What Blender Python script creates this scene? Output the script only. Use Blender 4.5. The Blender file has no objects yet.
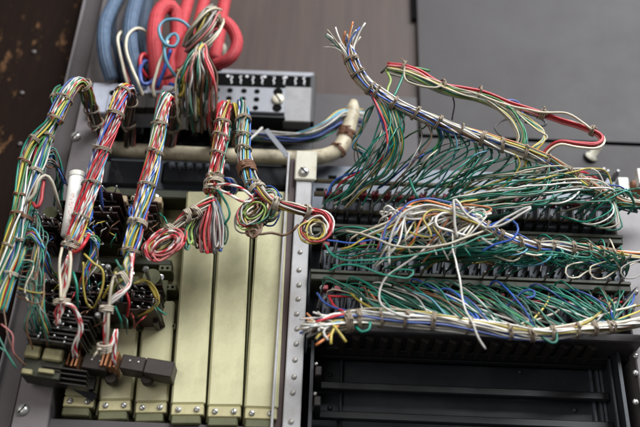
import bpy, bmesh, math, random
from mathutils import Vector, Matrix, Euler, noise

scene = bpy.context.scene
COL = scene.collection
RND = random.Random(11)
U = RND.uniform

# ------------------------------------------------------------------ camera
CAM_LOC = Vector((0.0, -0.4975, 1.306))
PITCH = 30.6
ROLL = 2.3
FPX = 889.0
CAM_R = Euler((math.radians(90 + PITCH), 0, 0)).to_matrix() @ Matrix.Rotation(math.radians(ROLL), 3, 'Z')
cam_d = bpy.data.cameras.new("camera")
cam_d.sensor_width = 36.0
cam_d.lens = 50.0
cam_d.clip_start = 0.02
cam_d.clip_end = 50
cam_d.dof.use_dof = True
cam_d.dof.focus_distance = 0.545
cam_d.dof.aperture_fstop = 4.6
cam = bpy.data.objects.new("camera", cam_d)
COL.objects.link(cam)
cam.matrix_world = Matrix.Translation(CAM_LOC) @ CAM_R.to_4x4()
scene.camera = cam

# ------------------------------------------------------------------ world, lamps, exposure
world = bpy.data.worlds.new("World")
scene.world = world
world.use_nodes = True
wb = world.node_tree.nodes["Background"]
wb.inputs[0].default_value = (0.80, 0.88, 1.0, 1)
wb.inputs[1].default_value = 0.055

def area(name, loc, target, sx, sy, power, color):
    l = bpy.data.lights.new(name, 'AREA')
    l.shape = 'RECTANGLE'; l.size = sx; l.size_y = sy; l.energy = power; l.color = color
    o = bpy.data.objects.new(name, l)
    o.location = loc
    o.rotation_euler = (Vector(target) - Vector(loc)).to_track_quat('-Z', 'Y').to_euler()
    COL.objects.link(o)
    return o
area("window_light", (0.70, -1.05, 2.55), (0.08, 0, 1.6), 1.2, 0.9, 52, (0.95, 0.98, 1.0))
area("fill_light", (-0.9, -1.6, 1.5), (0, 0, 1.6), 1.2, 1.2, 10, (1.0, 0.95, 0.88))  # added fill lamp that lifts the left bay; no visible source
scene.view_settings.view_transform = 'Standard'
scene.view_settings.look = 'None'
scene.view_settings.exposure = 0.22
scene.view_settings.gamma = 1.0
scene.view_settings.use_curve_mapping = False

# ------------------------------------------------------------------ helpers: places
def P(px, py, y):
    """Point of the place seen at photograph pixel (px,py), y millimetres behind (+) or before (-) the rack face."""
    d = CAM_R @ Vector(((px - 320) / FPX, -(py - 213.5) / FPX, -1.0))
    t = (y * 0.001 - CAM_LOC.y) / d.y
    return CAM_LOC + d * t

def V(p):
    return p.copy() if isinstance(p, Vector) else P(*p)

ORG = {}
def link(o, parent=None):
    COL.objects.link(o)
    if parent is not None:
        o.parent = parent
    return o

def origin(o):
    return ORG.get(o.name, Vector((0, 0, 0))) if o is not None else Vector((0, 0, 0))

def tag(o, label, cat, group=None, kind=None):
    if label: o['label'] = label
    if cat: o['category'] = cat
    if group: o['group'] = group
    if kind: o['kind'] = kind
    return o

def thing(name, label, cat, loc, group=None):
    o = bpy.data.objects.new(name, None)
    o.empty_display_size = 0.01
    o.location = loc
    link(o)
    ORG[o.name] = Vector(loc)
    return tag(o, label, cat, group)

class MB:
    def __init__(s):
        s.v = []; s.f = []; s.uv = []; s.m = []
    def quad(s, ids, m=0, uv=None):
        s.f.append(ids); s.m.append(m); s.uv.append(uv or [(0, 0)] * len(ids))
    def box(s, x0, x1, y0, y1, z0, z1, bev=0.0, m=0, M=None):
        """y0 front, y1 back; chamfered box."""
        bm = bmesh.new()
        bmesh.ops.create_cube(bm, size=1.0)
        for v in bm.verts:
            v.co = Vector(((x0 + x1) / 2 + v.co.x * (x1 - x0), (y0 + y1) / 2 + v.co.y * (y1 - y0), (z0 + z1) / 2 + v.co.z * (z1 - z0)))
        if bev > 0:
            bmesh.ops.bevel(bm, geom=list(bm.edges), offset=bev, segments=1, affect='EDGES', profile=0.5)
        if M is not None:
            bm.transform(M)
        b = len(s.v)
        bm.verts.index_update()
        for v in bm.verts: s.v.append(v.co.copy())
        for f in bm.faces: s.quad([b + v.index for v in f.verts], m)
        bm.free()
        return s
    def tube(s, pts, r, sides=6, m=0, caps=True, rfun=None):
        n = len(pts)
        T = []
        for i in range(n):
            a = pts[max(0, i - 1)]; c = pts[min(n - 1, i + 1)]
            t = (c - a)
            T.append(t.normalized() if t.length > 1e-9 else Vector((0, 0, 1)))
        ref = Vector((0.3, -1, 0.2)).normalized()
        nrm = ref - T[0] * ref.dot(T[0])
        if nrm.length < 1e-4: nrm = Vector((1, 0, 0)) - T[0] * T[0].x
        nrm.normalize()
        b = len(s.v); L = 0.0; Ls = []
        for i in range(n):
            if i:
                L += (pts[i] - pts[i - 1]).length
                nrm = nrm - T[i] * nrm.dot(T[i])
                if nrm.length < 1e-6: nrm = T[i].orthogonal()
                nrm.normalize()
            bi = T[i].cross(nrm)
            rr = r * (rfun(i / (n - 1)) if rfun else 1.0)
            for k in range(sides):
                a = 2 * math.pi * k / sides
                s.v.append(pts[i] + (nrm * math.cos(a) + bi * math.sin(a)) * rr)
            Ls.append(L * 1000)
        for i in range(n - 1):
            for k in range(sides):
                k2 = (k + 1) % sides
                s.quad([b + i * sides + k, b + i * sides + k2, b + (i + 1) * sides + k2, b + (i + 1) * sides + k], m,
                       [(Ls[i], k / sides), (Ls[i], (k + 1) / sides), (Ls[i + 1], (k + 1) / sides), (Ls[i + 1], k / sides)])
        if caps:
            s.quad([b + k for k in range(sides)][::-1], m)
            e = b + (n - 1) * sides
            s.quad([e + k for k in range(sides)], m)
        return s
    def lathe(s, base, axis, prof, sides=12, m=0):
        """prof: list of (distance along axis, radius)."""
        ax = Vector(axis).normalized(); n = ax.orthogonal().normalized(); bi = ax.cross(n)
        b = len(s.v)
        for (h, r) in prof:
            for k in range(sides):
                a = 2 * math.pi * k / sides
                s.v.append(Vector(base) + ax * h + (n * math.cos(a) + bi * math.sin(a)) * r)
        for i in range(len(prof) - 1):
            for k in range(sides):
                k2 = (k + 1) % sides
                s.quad([b + i * sides + k, b + i * sides + k2, b + (i + 1) * sides + k2, b + (i + 1) * sides + k], m,
                       [(prof[i][0] * 1000, k / sides), (prof[i][0] * 1000, (k + 1) / sides), (prof[i + 1][0] * 1000, (k + 1) / sides), (prof[i + 1][0] * 1000, k / sides)])
        nv = len(s.v); s.v += [v.copy() for v in s.v[b:b + sides]]; s.quad([nv + k for k in range(sides)][::-1], m)
        e = b + (len(prof) - 1) * sides; nv = len(s.v); s.v += [v.copy() for v in s.v[e:e + sides]]; s.quad([nv + k for k in range(sides)], m)
        return s
    def mesh(s, name, mats, off=Vector((0, 0, 0)), smooth=True):
        me = bpy.data.meshes.new(name)
        me.from_pydata([(v - off)[:] for v in s.v], [], s.f)
        uvl = me.uv_layers.new(name="UVMap")
        flat = []
        for u in s.uv:
            for a in u: flat += [a[0], a[1]]
        uvl.data.foreach_set("uv", flat)
        me.polygons.foreach_set("material_index", s.m)
        me.polygons.foreach_set("use_smooth", [smooth] * len(s.f))
        for mt in (mats if isinstance(mats, (list, tuple)) else [mats]): me.materials.append(mt)
        me.update()
        return me
    def build(s, name, mats, parent=None, smooth=True):
        o = bpy.data.objects.new(name, s.mesh(name, mats, origin(parent), smooth))
        link(o, parent)
        ORG[o.name] = origin(parent)
        return o
    def build_free(s, name, mats, smooth=True):
        """one-mesh thing with its origin at the middle of its mesh"""
        c = Vector((0, 0, 0))
        for v in s.v: c += v
        c /= len(s.v)
        o = bpy.data.objects.new(name, s.mesh(name, mats, c, smooth))
        o.location = c
        link(o)
        ORG[o.name] = c
        return o

def place(name, me, loc, parent=None, rot=None):
    """alike piece sharing its mesh"""
    o = bpy.data.objects.new(name, me)
    o.location = loc - origin(parent)
    if rot: o.rotation_euler = rot
    elif name in ('screw', 'bolt'): o.rotation_euler = (U(-.06, .06), U(0, 3.1), U(-.06, .06))
    link(o, parent)
    return o

# ------------------------------------------------------------------ helpers: materials
def new_mat(name):
    m = bpy.data.materials.new(name)
    m.use_nodes = True
    return m, m.node_tree.nodes, m.node_tree.links, m.node_tree.nodes["Principled BSDF"]

def mat(name, col, rough=0.5, metal=0.0, var=0.25, scale=60.0, stretch=(1, 1, 1), bump=0.0, bscale=800.0, dirt=None, dirt_amt=0.5, dscale=90.0, coat=0.0, spec=0.5):
    m, N, L, B = new_mat(name)
    tc = N.new("ShaderNodeTexCoord")
    mp = N.new("ShaderNodeMapping"); mp.inputs['Scale'].default_value = stretch
    L.new(tc.outputs['Object'], mp.inputs[0])
    nz = N.new("ShaderNodeTexNoise"); nz.inputs['Scale'].default_value = scale; nz.inputs['Detail'].default_value = 6; nz.inputs['Roughness'].default_value = 0.65
    L.new(mp.outputs[0], nz.inputs['Vector'])
    mx = N.new("ShaderNodeMix"); mx.data_type = 'RGBA'
    c0 = [max(0, c * (1 - var)) for c in col]; c1 = [min(1, c * (1 + var)) for c in col]
    mx.inputs[6].default_value = (*c0, 1); mx.inputs[7].default_value = (*c1, 1)
    rp = N.new("ShaderNodeMapRange"); rp.inputs[1].default_value = 0.3; rp.inputs[2].default_value = 0.7
    L.new(nz.outputs['Fac'], rp.inputs[0]); L.new(rp.outputs[0], mx.inputs[0])
    out = mx.outputs[2]
    if dirt:
        n2 = N.new("ShaderNodeTexNoise"); n2.inputs['Scale'].default_value = dscale; n2.inputs['Detail'].default_value = 8; n2.inputs['Roughness'].default_value = 0.7
        L.new(tc.outputs['Object'], n2.inputs['Vector'])
        r2 = N.new("ShaderNodeMapRange"); r2.inputs[1].default_value = 0.48; r2.inputs[2].default_value = 0.72; r2.inputs[4].default_value = dirt_amt
        L.new(n2.outputs['Fac'], r2.inputs[0])
        m2 = N.new("ShaderNodeMix"); m2.data_type = 'RGBA'
        L.new(r2.outputs[0], m2.inputs[0]); L.new(out, m2.inputs[6]); m2.inputs[7].default_value = (*dirt, 1)
        out = m2.outputs[2]
    L.new(out, B.inputs['Base Color'])
    B.inputs['Metallic'].default_value = metal
    rr = N.new("ShaderNodeMapRange"); rr.inputs[3].default_value = max(0.03, rough - 0.1); rr.inputs[4].default_value = min(1, rough + 0.12)
    L.new(nz.outputs['Fac'], rr.inputs[0]); L.new(rr.outputs[0], B.inputs['Roughness'])
    B.inputs['Coat Weight'].default_value = coat
    B.inputs['Specular IOR Level'].default_value = spec
    if bump > 0:
        n3 = N.new("ShaderNodeTexNoise"); n3.inputs['Scale'].default_value = bscale; n3.inputs['Detail'].default_value = 3
        L.new(mp.outputs[0], n3.inputs['Vector'])
        bp = N.new("ShaderNodeBump"); bp.inputs['Strength'].default_value = bump; bp.inputs['Distance'].default_value = 0.0004
        L.new(n3.outputs['Fac'], bp.inputs['Height']); L.new(bp.outputs[0], B.inputs['Normal'])
    return m

WC = dict(red=(.50, .018, .03), white=(.74, .71, .66), blue=(.025, .10, .45), teal=(.004, .20, .135), green=(.03, .24, .05),
          yellow=(.58, .45, .07), brown=(.15, .065, .03), black=(.02, .02, .022), orange=(.62, .20, .06), grey=(.30, .28, .26),
          beige=(.50, .44, .33), lime=(.35, .52, .12), pink=(.55, .16, .16), sky=(.10, .38, .55), cream=(.64, .58, .45), dullgreen=(.02, .13, .09))
WM = {}
def wmat(c):
    """insulated wire: plain colour, or 'a/b' with a spiral tracer of b"""
    v = RND.choice((0, 0, 1, 2)); key = (c, v)
    if key in WM: return WM[key]
    W_ = {k: tuple(x * (1, .72, .82)[v] * (1 - (0, .1, .22)[v]) + (0, .012, .03)[v] * q for x, q in zip(w, (1, .85, .65))) for k, w in WC.items()}
    m, N, L, B = new_mat("wire_" + c.replace('/', '_'))
    a = c.split('/')
    tc = N.new("ShaderNodeTexCoord")
    nz = N.new("ShaderNodeTexNoise"); nz.inputs['Scale'].default_value = 130; nz.inputs['Detail'].default_value = 5
    L.new(tc.outputs['Object'], nz.inputs['Vector'])
    mr = N.new("ShaderNodeMapRange"); mr.inputs[1].default_value = .42; mr.inputs[2].default_value = .78; mr.inputs[4].default_value = .62
    L.new(nz.outputs['Fac'], mr.inputs[0])
    col = None
    if len(a) == 2:
        sx = N.new("ShaderNodeSeparateXYZ"); L.new(tc.outputs['UV'], sx.inputs[0])
        ml = N.new("ShaderNodeMath"); ml.operation = 'MULTIPLY_ADD'; ml.inputs[1].default_value = 1 / 9.0
        L.new(sx.outputs[0], ml.inputs[0]); L.new(sx.outputs[1], ml.inputs[2])
        fr = N.new("ShaderNodeMath"); fr.operation = 'FRACT'; L.new(ml.outputs[0], fr.inputs[0])
        lt = N.new("ShaderNodeMath"); lt.operation = 'LESS_THAN'; lt.inputs[1].default_value = .42; L.new(fr.outputs[0], lt.inputs[0])
        mx = N.new("ShaderNodeMix"); mx.data_type = 'RGBA'
        L.new(lt.outputs[0], mx.inputs[0])
        mx.inputs[6].default_value = (*W_[a[0]], 1); mx.inputs[7].default_value = (*W_[a[1]], 1)
        col = mx.outputs[2]
    md = N.new("ShaderNodeMix"); md.data_type = 'RGBA'
    L.new(mr.outputs[0], md.inputs[0])
    if col: L.new(col, md.inputs[6])
    else: md.inputs[6].default_value = (*W_[a[0]], 1)
    md.inputs[7].default_value = (*[x * .45 + .04 * k for x, k in zip(W_[a[0]], (1, .8, .6))], 1)
    L.new(md.outputs[2], B.inputs['Base Color'])
    B.inputs['Roughness'].default_value = (.36, .5, .44)[v]
    WM[key] = m
    return m

def hose_mat(name, col, col2, per=3.2, k=5, bump=.5):
    m, N, L, B = new_mat(name)
    tc = N.new("ShaderNodeTexCoord"); sx = N.new("ShaderNodeSeparateXYZ"); L.new(tc.outputs['UV'], sx.inputs[0])
    outs = []
    for sgn in (1, -1):
        a = N.new("ShaderNodeMath"); a.operation = 'MULTIPLY'; a.inputs[1].default_value = 2 * math.pi / per; L.new(sx.outputs[0], a.inputs[0])
        b = N.new("ShaderNodeMath"); b.operation = 'MULTIPLY_ADD'; b.inputs[1].default_value = sgn * 2 * math.pi * k; L.new(sx.outputs[1], b.inputs[0]); L.new(a.outputs[0], b.inputs[2])
        s = N.new("ShaderNodeMath"); s.operation = 'SINE'; L.new(b.outputs[0], s.inputs[0]); outs.append(s)
    p = N.new("ShaderNodeMath"); p.operation = 'MULTIPLY'; L.new(outs[0].outputs[0], p.inputs[0]); L.new(outs[1].outputs[0], p.inputs[1])
    nz = N.new("ShaderNodeTexNoise"); nz.inputs['Scale'].default_value = 250; nz.inputs['Detail'].default_value = 5; L.new(tc.outputs['Object'], nz.inputs['Vector'])
    ad = N.new("ShaderNodeMath"); ad.operation = 'MULTIPLY_ADD'; ad.inputs[1].default_value = .25; L.new(p.outputs[0], ad.inputs[0]); L.new(nz.outputs['Fac'], ad.inputs[2])
    mx = N.new("ShaderNodeMix"); mx.data_type = 'RGBA'; L.new(ad.outputs[0], mx.inputs[0]); mx.inputs[6].default_value = (*col, 1); mx.inputs[7].default_value = (*col2, 1)
    L.new(mx.outputs[2], B.inputs['Base Color']); B.inputs['Roughness'].default_value = .62
    bp = N.new("ShaderNodeBump"); bp.inputs['Strength'].default_value = bump; bp.inputs['Distance'].default_value = .0005; L.new(p.outputs[0], bp.inputs['Height']); L.new(bp.outputs[0], B.inputs['Normal'])
    return m

def wood_mat():
    m, N, L, B = new_mat("dark_worn_wood")
    tc = N.new("ShaderNodeTexCoord"); mp = N.new("ShaderNodeMapping"); mp.inputs['Scale'].default_value = (5, 5, 1); mp.inputs['Rotation'].default_value = (0, .12, 0); L.new(tc.outputs['Object'], mp.inputs[0])
    n1 = N.new("ShaderNodeTexNoise"); n1.inputs['Scale'].default_value = 60; n1.inputs['Detail'].default_value = 8; L.new(mp.outputs[0], n1.inputs['Vector'])
    mx = N.new("ShaderNodeMix"); mx.data_type = 'RGBA'; mx.inputs[6].default_value = (.005, .0022, .0014, 1); mx.inputs[7].default_value = (.014, .0065, .004, 1); L.new(n1.outputs['Fac'], mx.inputs[0])
    mp2 = N.new("ShaderNodeMapping"); mp2.inputs['Scale'].default_value = (1.8, 1, .8); mp2.inputs['Location'].default_value = (.37, 0, .21); L.new(tc.outputs['Object'], mp2.inputs[0])
    n2 = N.new("ShaderNodeTexNoise"); n2.inputs['Scale'].default_value = 55; n2.inputs['Detail'].default_value = 7; n2.inputs['Roughness'].default_value = .72; L.new(mp2.outputs[0], n2.inputs['Vector'])
    n4 = N.new("ShaderNodeTexNoise"); n4.inputs['Scale'].default_value = 14; n4.inputs['Detail'].default_value = 3; L.new(mp2.outputs[0], n4.inputs['Vector'])
    mm = N.new("ShaderNodeMath"); mm.operation = 'MULTIPLY_ADD'; mm.inputs[1].default_value = .55; L.new(n4.outputs['Fac'], mm.inputs[0]); L.new(n2.outputs['Fac'], mm.inputs[2])
    r = N.new("ShaderNodeMapRange"); r.inputs[1].default_value = .885; r.inputs[2].default_value = 1.02; r.inputs[4].default_value = .7; L.new(mm.outputs[0], r.inputs[0])
    m2 = N.new("ShaderNodeMix"); m2.data_type = 'RGBA'; L.new(r.outputs[0], m2.inputs[0]); L.new(mx.outputs[2], m2.inputs[6]); m2.inputs[7].default_value = (.20, .10, .045, 1)
    L.new(m2.outputs[2], B.inputs['Base Color']); B.inputs['Roughness'].default_value = .75; B.inputs['Specular IOR Level'].default_value = .1
    bp = N.new("ShaderNodeBump"); bp.inputs['Strength'].default_value = .25; bp.inputs['Distance'].default_value = .0006; L.new(n1.outputs['Fac'], bp.inputs['Height']); L.new(bp.outputs[0], B.inputs['Normal'])
    return m

def printed_tube_mat():
    """white plastic with worn red print along it"""
    m, N, L, B = new_mat("white_plastic_red_print")
    tc = N.new("ShaderNodeTexCoord"); sx = N.new("ShaderNodeSeparateXYZ"); L.new(tc.outputs['UV'], sx.inputs[0])
    mp = N.new("ShaderNodeMapping"); mp.inputs['Scale'].default_value = (1, 14, 1); L.new(tc.outputs['UV'], mp.inputs[0])
    nz = N.new("ShaderNodeTexNoise"); nz.inputs['Scale'].default_value = 1.1; nz.inputs['Detail'].default_value = 2; L.new(mp.outputs[0], nz.inputs['Vector'])
    g = N.new("ShaderNodeMath"); g.operation = 'GREATER_THAN'; g.inputs[1].default_value = .53; L.new(nz.outputs['Fac'], g.inputs[0])
    w = N.new("ShaderNodeMath"); w.operation = 'MULTIPLY'; w.inputs[1].default_value = 2 * math.pi * 5; L.new(sx.outputs[1], w.inputs[0])
    s = N.new("ShaderNodeMath"); s.operation = 'SINE'; L.new(w.outputs[0], s.inputs[0])
    g2 = N.new("ShaderNodeMath"); g2.operation = 'GREATER_THAN'; g2.inputs[1].default_value = .25; L.new(s.outputs[0], g2.inputs[0])
    g3 = N.new("ShaderNodeMath"); g3.operation = 'GREATER_THAN'; g3.inputs[1].default_value = 14; L.new(sx.outputs[0], g3.inputs[0])
    a = N.new("ShaderNodeMath"); a.operation = 'MULTIPLY'; L.new(g.outputs[0], a.inputs[0]); L.new(g2.outputs[0], a.inputs[1])
    a2 = N.new("ShaderNodeMath"); a2.operation = 'MULTIPLY'; L.new(a.outputs[0], a2.inputs[0]); L.new(g3.outputs[0], a2.inputs[1])
    a3 = N.new("ShaderNodeMath"); a3.operation = 'MULTIPLY'; a3.inputs[1].default_value = .5; L.new(a2.outputs[0], a3.inputs[0])
    mx = N.new("ShaderNodeMix"); mx.data_type = 'RGBA'; L.new(a3.outputs[0], mx.inputs[0]); mx.inputs[6].default_value = (.80, .78, .74, 1); mx.inputs[7].default_value = (.5, .05, .04, 1)
    L.new(mx.outputs[2], B.inputs['Base Color']); B.inputs['Roughness'].default_value = .4
    return m

M = dict(
    panel_brown=mat("brown_grey_painted_steel", (.060, .041, .035), .55, 0, .26, 30, (5, 1, .35), .12, 900, dirt=(.055, .043, .038), dirt_amt=.5, dscale=22, spec=.25),
    panel_grey=mat("mauve_grey_painted_steel", (.036, .031, .032), .55, 0, .09, 18, (1, 1, 1), .10, 1400, dirt=(.030, .0255, .026), dirt_amt=.4, dscale=30, spec=.25),
    panel_light=mat("light_mauve_painted_steel", (.072, .064, .067), .55, 0, .06, 25, (1, 1, 1), .1, 1400, dirt=(.06, .052, .05), dirt_amt=.5, dscale=50, spec=.25),
    post=mat("painted_post_steel", (.15, .132, .137), .45, 0, .1, 50, (1, 1, 1), .15, 1600, dirt=(.09, .07, .065), dirt_amt=.6, dscale=60),
    post_light=mat("pale_grey_rail_steel", (.46, .45, .46), .42, 0, .1, 60, (1, 1, 1), .12, 1600, dirt=(.26, .21, .16), dirt_amt=.5, dscale=70),
    post_dark=mat("dark_mauve_flange", (.06, .05, .052), .55, 0, .12, 40, dirt=(.05, .04, .035), dirt_amt=.5),
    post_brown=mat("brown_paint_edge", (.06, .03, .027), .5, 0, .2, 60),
    wood=wood_mat(),
    gold=mat("lacquered_brass_cover", (.53, .50, .305), .45, .1, .14, 34, (1, 1, .45), .14, 1200, dirt=(.35, .325, .185), dirt_amt=.8, dscale=45, coat=.15),
    gold_foot=mat("pale_brass_foot", (.46, .42, .24), .42, .3, .1, 60, dirt=(.25, .21, .1), dirt_amt=.6, dscale=120),
    olive=mat("olive_steel", (.11, .11, .055), .5, .2, .2, 80, dirt=(.05, .05, .03), dirt_amt=.5),
    olive_dark=mat("dark_olive_steel", (.035, .038, .022), .5, .1, .25, 80),
    mount=mat("olive_mounting_plate", (.30, .27, .14), .5, .15, .2, 40, dirt=(.13, .115, .06), dirt_amt=.7, dscale=60),
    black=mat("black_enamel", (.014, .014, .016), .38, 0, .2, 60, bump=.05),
    chassis=mat("black_chassis_paint", (.024, .029, .036), .42, 0, .2, 35, bump=.06, dirt=(.06, .06, .062), dirt_amt=.5, dscale=40),
    gloss_black=mat("glossy_black_enamel", (.005, .005, .007), .22, 0, .2, 25, coat=.6),
    bakelite=mat("black_bakelite", (.022, .018, .016), .36, 0, .3, 120, bump=.1),
    brownbar=mat("brown_fibre_bar", (.026, .018, .014), .5, 0, .2, 80, bump=.1),
    steel=mat("bright_steel", (.62, .62, .63), .3, .85, .15, 200, dirt=(.25, .2, .15), dirt_amt=.4, dscale=300),
    solder=mat("soldered_tin", (.66, .66, .66), .28, .8, .2, 400),
    rivet=mat('dull_rivet', (.42, .40, .37), .4, .4, .2, 300, dirt=(.16, .13, .10), dirt_amt=.7, dscale=400),
    screw=mat("plated_screw", (.55, .54, .52), .33, .6, .15, 300, dirt=(.2, .17, .13), dirt_amt=.5, dscale=300),
    plate=mat("grey_zinc_plate", (.25, .255, .28), .4, .25, .08, 80, bump=.1, bscale=1500, dirt=(.16, .15, .145), dirt_amt=.4, dscale=120),
    pale_plate=mat('pale_blue_grey_enamel', (.42, .44, .52), .38, .1, .08, 80, dirt=(.26, .24, .24), dirt_amt=.5, dscale=120),
    plate2=mat("dull_grey_zinc_plate", (.22, .215, .22), .45, .15, .1, 80, bump=.1, dirt=(.14, .125, .12), dirt_amt=.5, dscale=100),
    bluesteel=mat("blue_grey_steel", (.10, .112, .14), .45, .15, .18, 120, dirt=(.07, .07, .075), dirt_amt=.6, dscale=200),
    cream=mat("cream_enamel", (.58, .55, .45), .42, 0, .1, 100, dirt=(.35, .27, .18), dirt_amt=.6, dscale=140),
    tan=mat("tan_paper_label", (.50, .38, .24), .6, 0, .15, 150, dirt=(.25, .15, .08), dirt_amt=.6, dscale=200),
    ivory=mat("ivory_plastic", (.66, .64, .58), .4, 0, .06, 100, dirt=(.3, .22, .14), dirt_amt=.5, dscale=140),
    cable=mat("dirty_cream_cable_sheath", (.48, .42, .30), .5, 0, .2, 60, dirt=(.09, .055, .03), dirt_amt=.9, dscale=110),
    copper=mat("copper_spring", (.48, .22, .11), .35, .8, .25, 300),
    twine=mat("tan_waxed_twine", (.26, .205, .15), .7, 0, .3, 600, bump=.4, bscale=2500),
    twine_pale=mat("pale_cotton_twine", (.43, .37, .29), .75, 0, .25, 600, bump=.4, bscale=2500),
    twine_brown=mat("brown_waxed_twine", (.19, .09, .05), .6, 0, .3, 600, bump=.4, bscale=2500),
    print_white=mat("white_print", (.75, .75, .77), .6, 0, .1, 100),
    hole=mat("dark_hole_lining", (.004, .004, .004), .9, 0, .2, 100, spec=0.05),
    rust=mat("rusty_orange_steel", (.25, .10, .045), .6, .1, .4, 200),
    rodm=mat("olive_rod", (.13, .115, .075), .4, .4, .2, 120, (1, 1, 1), dirt=(.04, .035, .025), dirt_amt=.6, dscale=150),
    blue_hose=hose_mat("blue_braided_sleeve", (.035, .062, .115), (.13, .19, .28), 2.2, 7, .6),
    navy_hose=hose_mat("dark_blue_braided_sleeve", (.018, .028, .05), (.06, .09, .135), 2.2, 7, .6),
    red_hose=hose_mat("red_braided_sleeve", (.36, .018, .028), (.60, .07, .08), 2.0, 7, .45),
    tube_print=printed_tube_mat(),
)

# ------------------------------------------------------------------ helpers: curves and wires
def smooth(pts, step=0.0022, nmin=6):
    pts = [V(p) for p in pts]
    if len(pts) == 2: pts = [pts[0], pts[0].lerp(pts[1], .5), pts[1]]
    q = [pts[0] * 2 - pts[1]] + pts + [pts[-1] * 2 - pts[-2]]
    out = []
    for i in range(1, len(q) - 2):
        a, b, c, d = q[i - 1], q[i], q[i + 1], q[i + 2]
        n = max(2, int((c - b).length / step))
        for k in range(n):
            t = k / n
            out.append(0.5 * ((2 * b) + (c - a) * t + (2 * a - 5 * b + 4 * c - d) * t * t + (3 * b - a - 3 * c + d) * t ** 3))
    out.append(pts[-1])
    return out

def resample(pts, step=0.0025):
    Ls = [0]
    for i in range(1, len(pts)): Ls.append(Ls[-1] + (pts[i] - pts[i - 1]).length)
    n = max(6, int(Ls[-1] / step)); out = []; j = 0
    for i in range(n + 1):
        s = Ls[-1] * i / n
        while j < len(Ls) - 2 and Ls[j + 1] < s: j += 1
        d = Ls[j + 1] - Ls[j]
        out.append(pts[j].lerp(pts[j + 1], (s - Ls[j]) / d if d > 1e-9 else 0))
    return out

class Path:
    def __init__(s, pts, step=0.0025):
        s.p = resample(smooth(pts, .0012), step); n = len(s.p); s.n = n
        s.T = [(s.p[min(n - 1, i + 1)] - s.p[max(0, i - 1)]).normalized() for i in range(n)]
        N = Vector((0.1, -1, 0.3)); N = (N - s.T[0] * N.dot(s.T[0])).normalized(); s.N = []; s.B = []
        for i in range(n):
            N = N - s.T[i] * N.dot(s.T[i]); N.normalize(); s.N.append(N.copy()); s.B.append(s.T[i].cross(N))
        s.len = sum((s.p[i + 1] - s.p[i]).length for i in range(n - 1))
    def at(s, t, rho=0, ang=0):
        i = min(s.n - 1, max(0, int(round(t * (s.n - 1)))))
        return s.p[i] + (s.N[i] * math.cos(ang) + s.B[i] * math.sin(ang)) * rho
    def tan(s, t):
        return s.T[min(s.n - 1, max(0, int(round(t * (s.n - 1)))))]
    def tx(s, px, py, y=-45):
        """parameter nearest (in the rack's plane) to a photo pixel"""
        q = P(px, py, y); best = min(range(s.n), key=lambda i: (s.p[i] - q).length)
        return best / (s.n - 1)
    def tX(s, X):
        best = min(range(s.n), key=lambda i: abs(s.p[i].x - X)); return best / (s.n - 1)

WR = 0.00056
def wire(root, pts, c, r=None, name='wire', sides=6, raw=False, step=.0022):
    pts = list(pts) if raw else smooth(pts, step)
    if len(pts) > 4:
        sd = U(0, 500); L = len(pts) - 1
        am = .0004 if raw else .0008
        pts = [p + noise.noise_vector(Vector((sd, i * .23, 0))) * am * min(1, i / 3, (L - i) / 3) for i, p in enumerate(pts)]
    m = MB()
    m.tube(pts, (r if r else WR), sides)
    return m.build(name, wmat(c), root)

def jit(p, a):
    return p + Vector((U(-a, a), U(-a, a), U(-a, a)))

def strands(root, path, n, cols, R0, twist=.6, prof=None, r=None, fray0=0, fray1=0, t0=0, t1=1, wob=.25, drop0=None):
    rr0 = r or WR * 1.04
    n = int(n * 1.3)
    for i in range(n):
        rr = rr0 * U(.84, 1.12)
        rho = R0 * math.sqrt((i + .6) / n); ang = i * 2.39996 + U(-.2, .2); sd = U(0, 100)
        a0 = int(t0 * (path.n - 1)); a1 = int(t1 * (path.n - 1)); pts = []
        for k in range(a0, a1 + 1):
            t = k / (path.n - 1)
            a = ang + 2 * math.pi * twist * t + 1.1 * noise.noise(Vector((sd, t * path.len * 22, 0)))
            q = rho * (prof(t) if prof else 1) * (1 + wob * noise.noise(Vector((sd, 7.7, t * path.len * 30))))
            pts.append(path.p[k] + (path.N[k] * math.cos(a) + path.B[k] * math.sin(a)) * q)
        def fray(end, d, L):
            out = []; q = end.copy(); d = d.copy(); L *= U(.45, 1.1)
            side = Vector((U(-1, 1), U(-.8, .8), U(-.6, 1))) * .2; bend = Vector((U(-1, 1), U(-1, 1), U(-1, .8))) * .13
            m = max(4, int(L / .003))
            for k in range(m):
                d = (d + side * (1 if k < 3 else .15) + bend).normalized(); q = q + d * (L / m); out.append(q.copy())
            return out
        if fray0: pts = fray(pts[0], (pts[0] - pts[1]).normalized(), fray0)[::-1] + pts
        if fray1: pts = pts + fray(pts[-1], (pts[-1] - pts[-2]).normalized(), fray1)
        wire(root, pts, cols[i % len(cols)] if not callable(cols) else cols(i), rr, raw=True)

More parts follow.
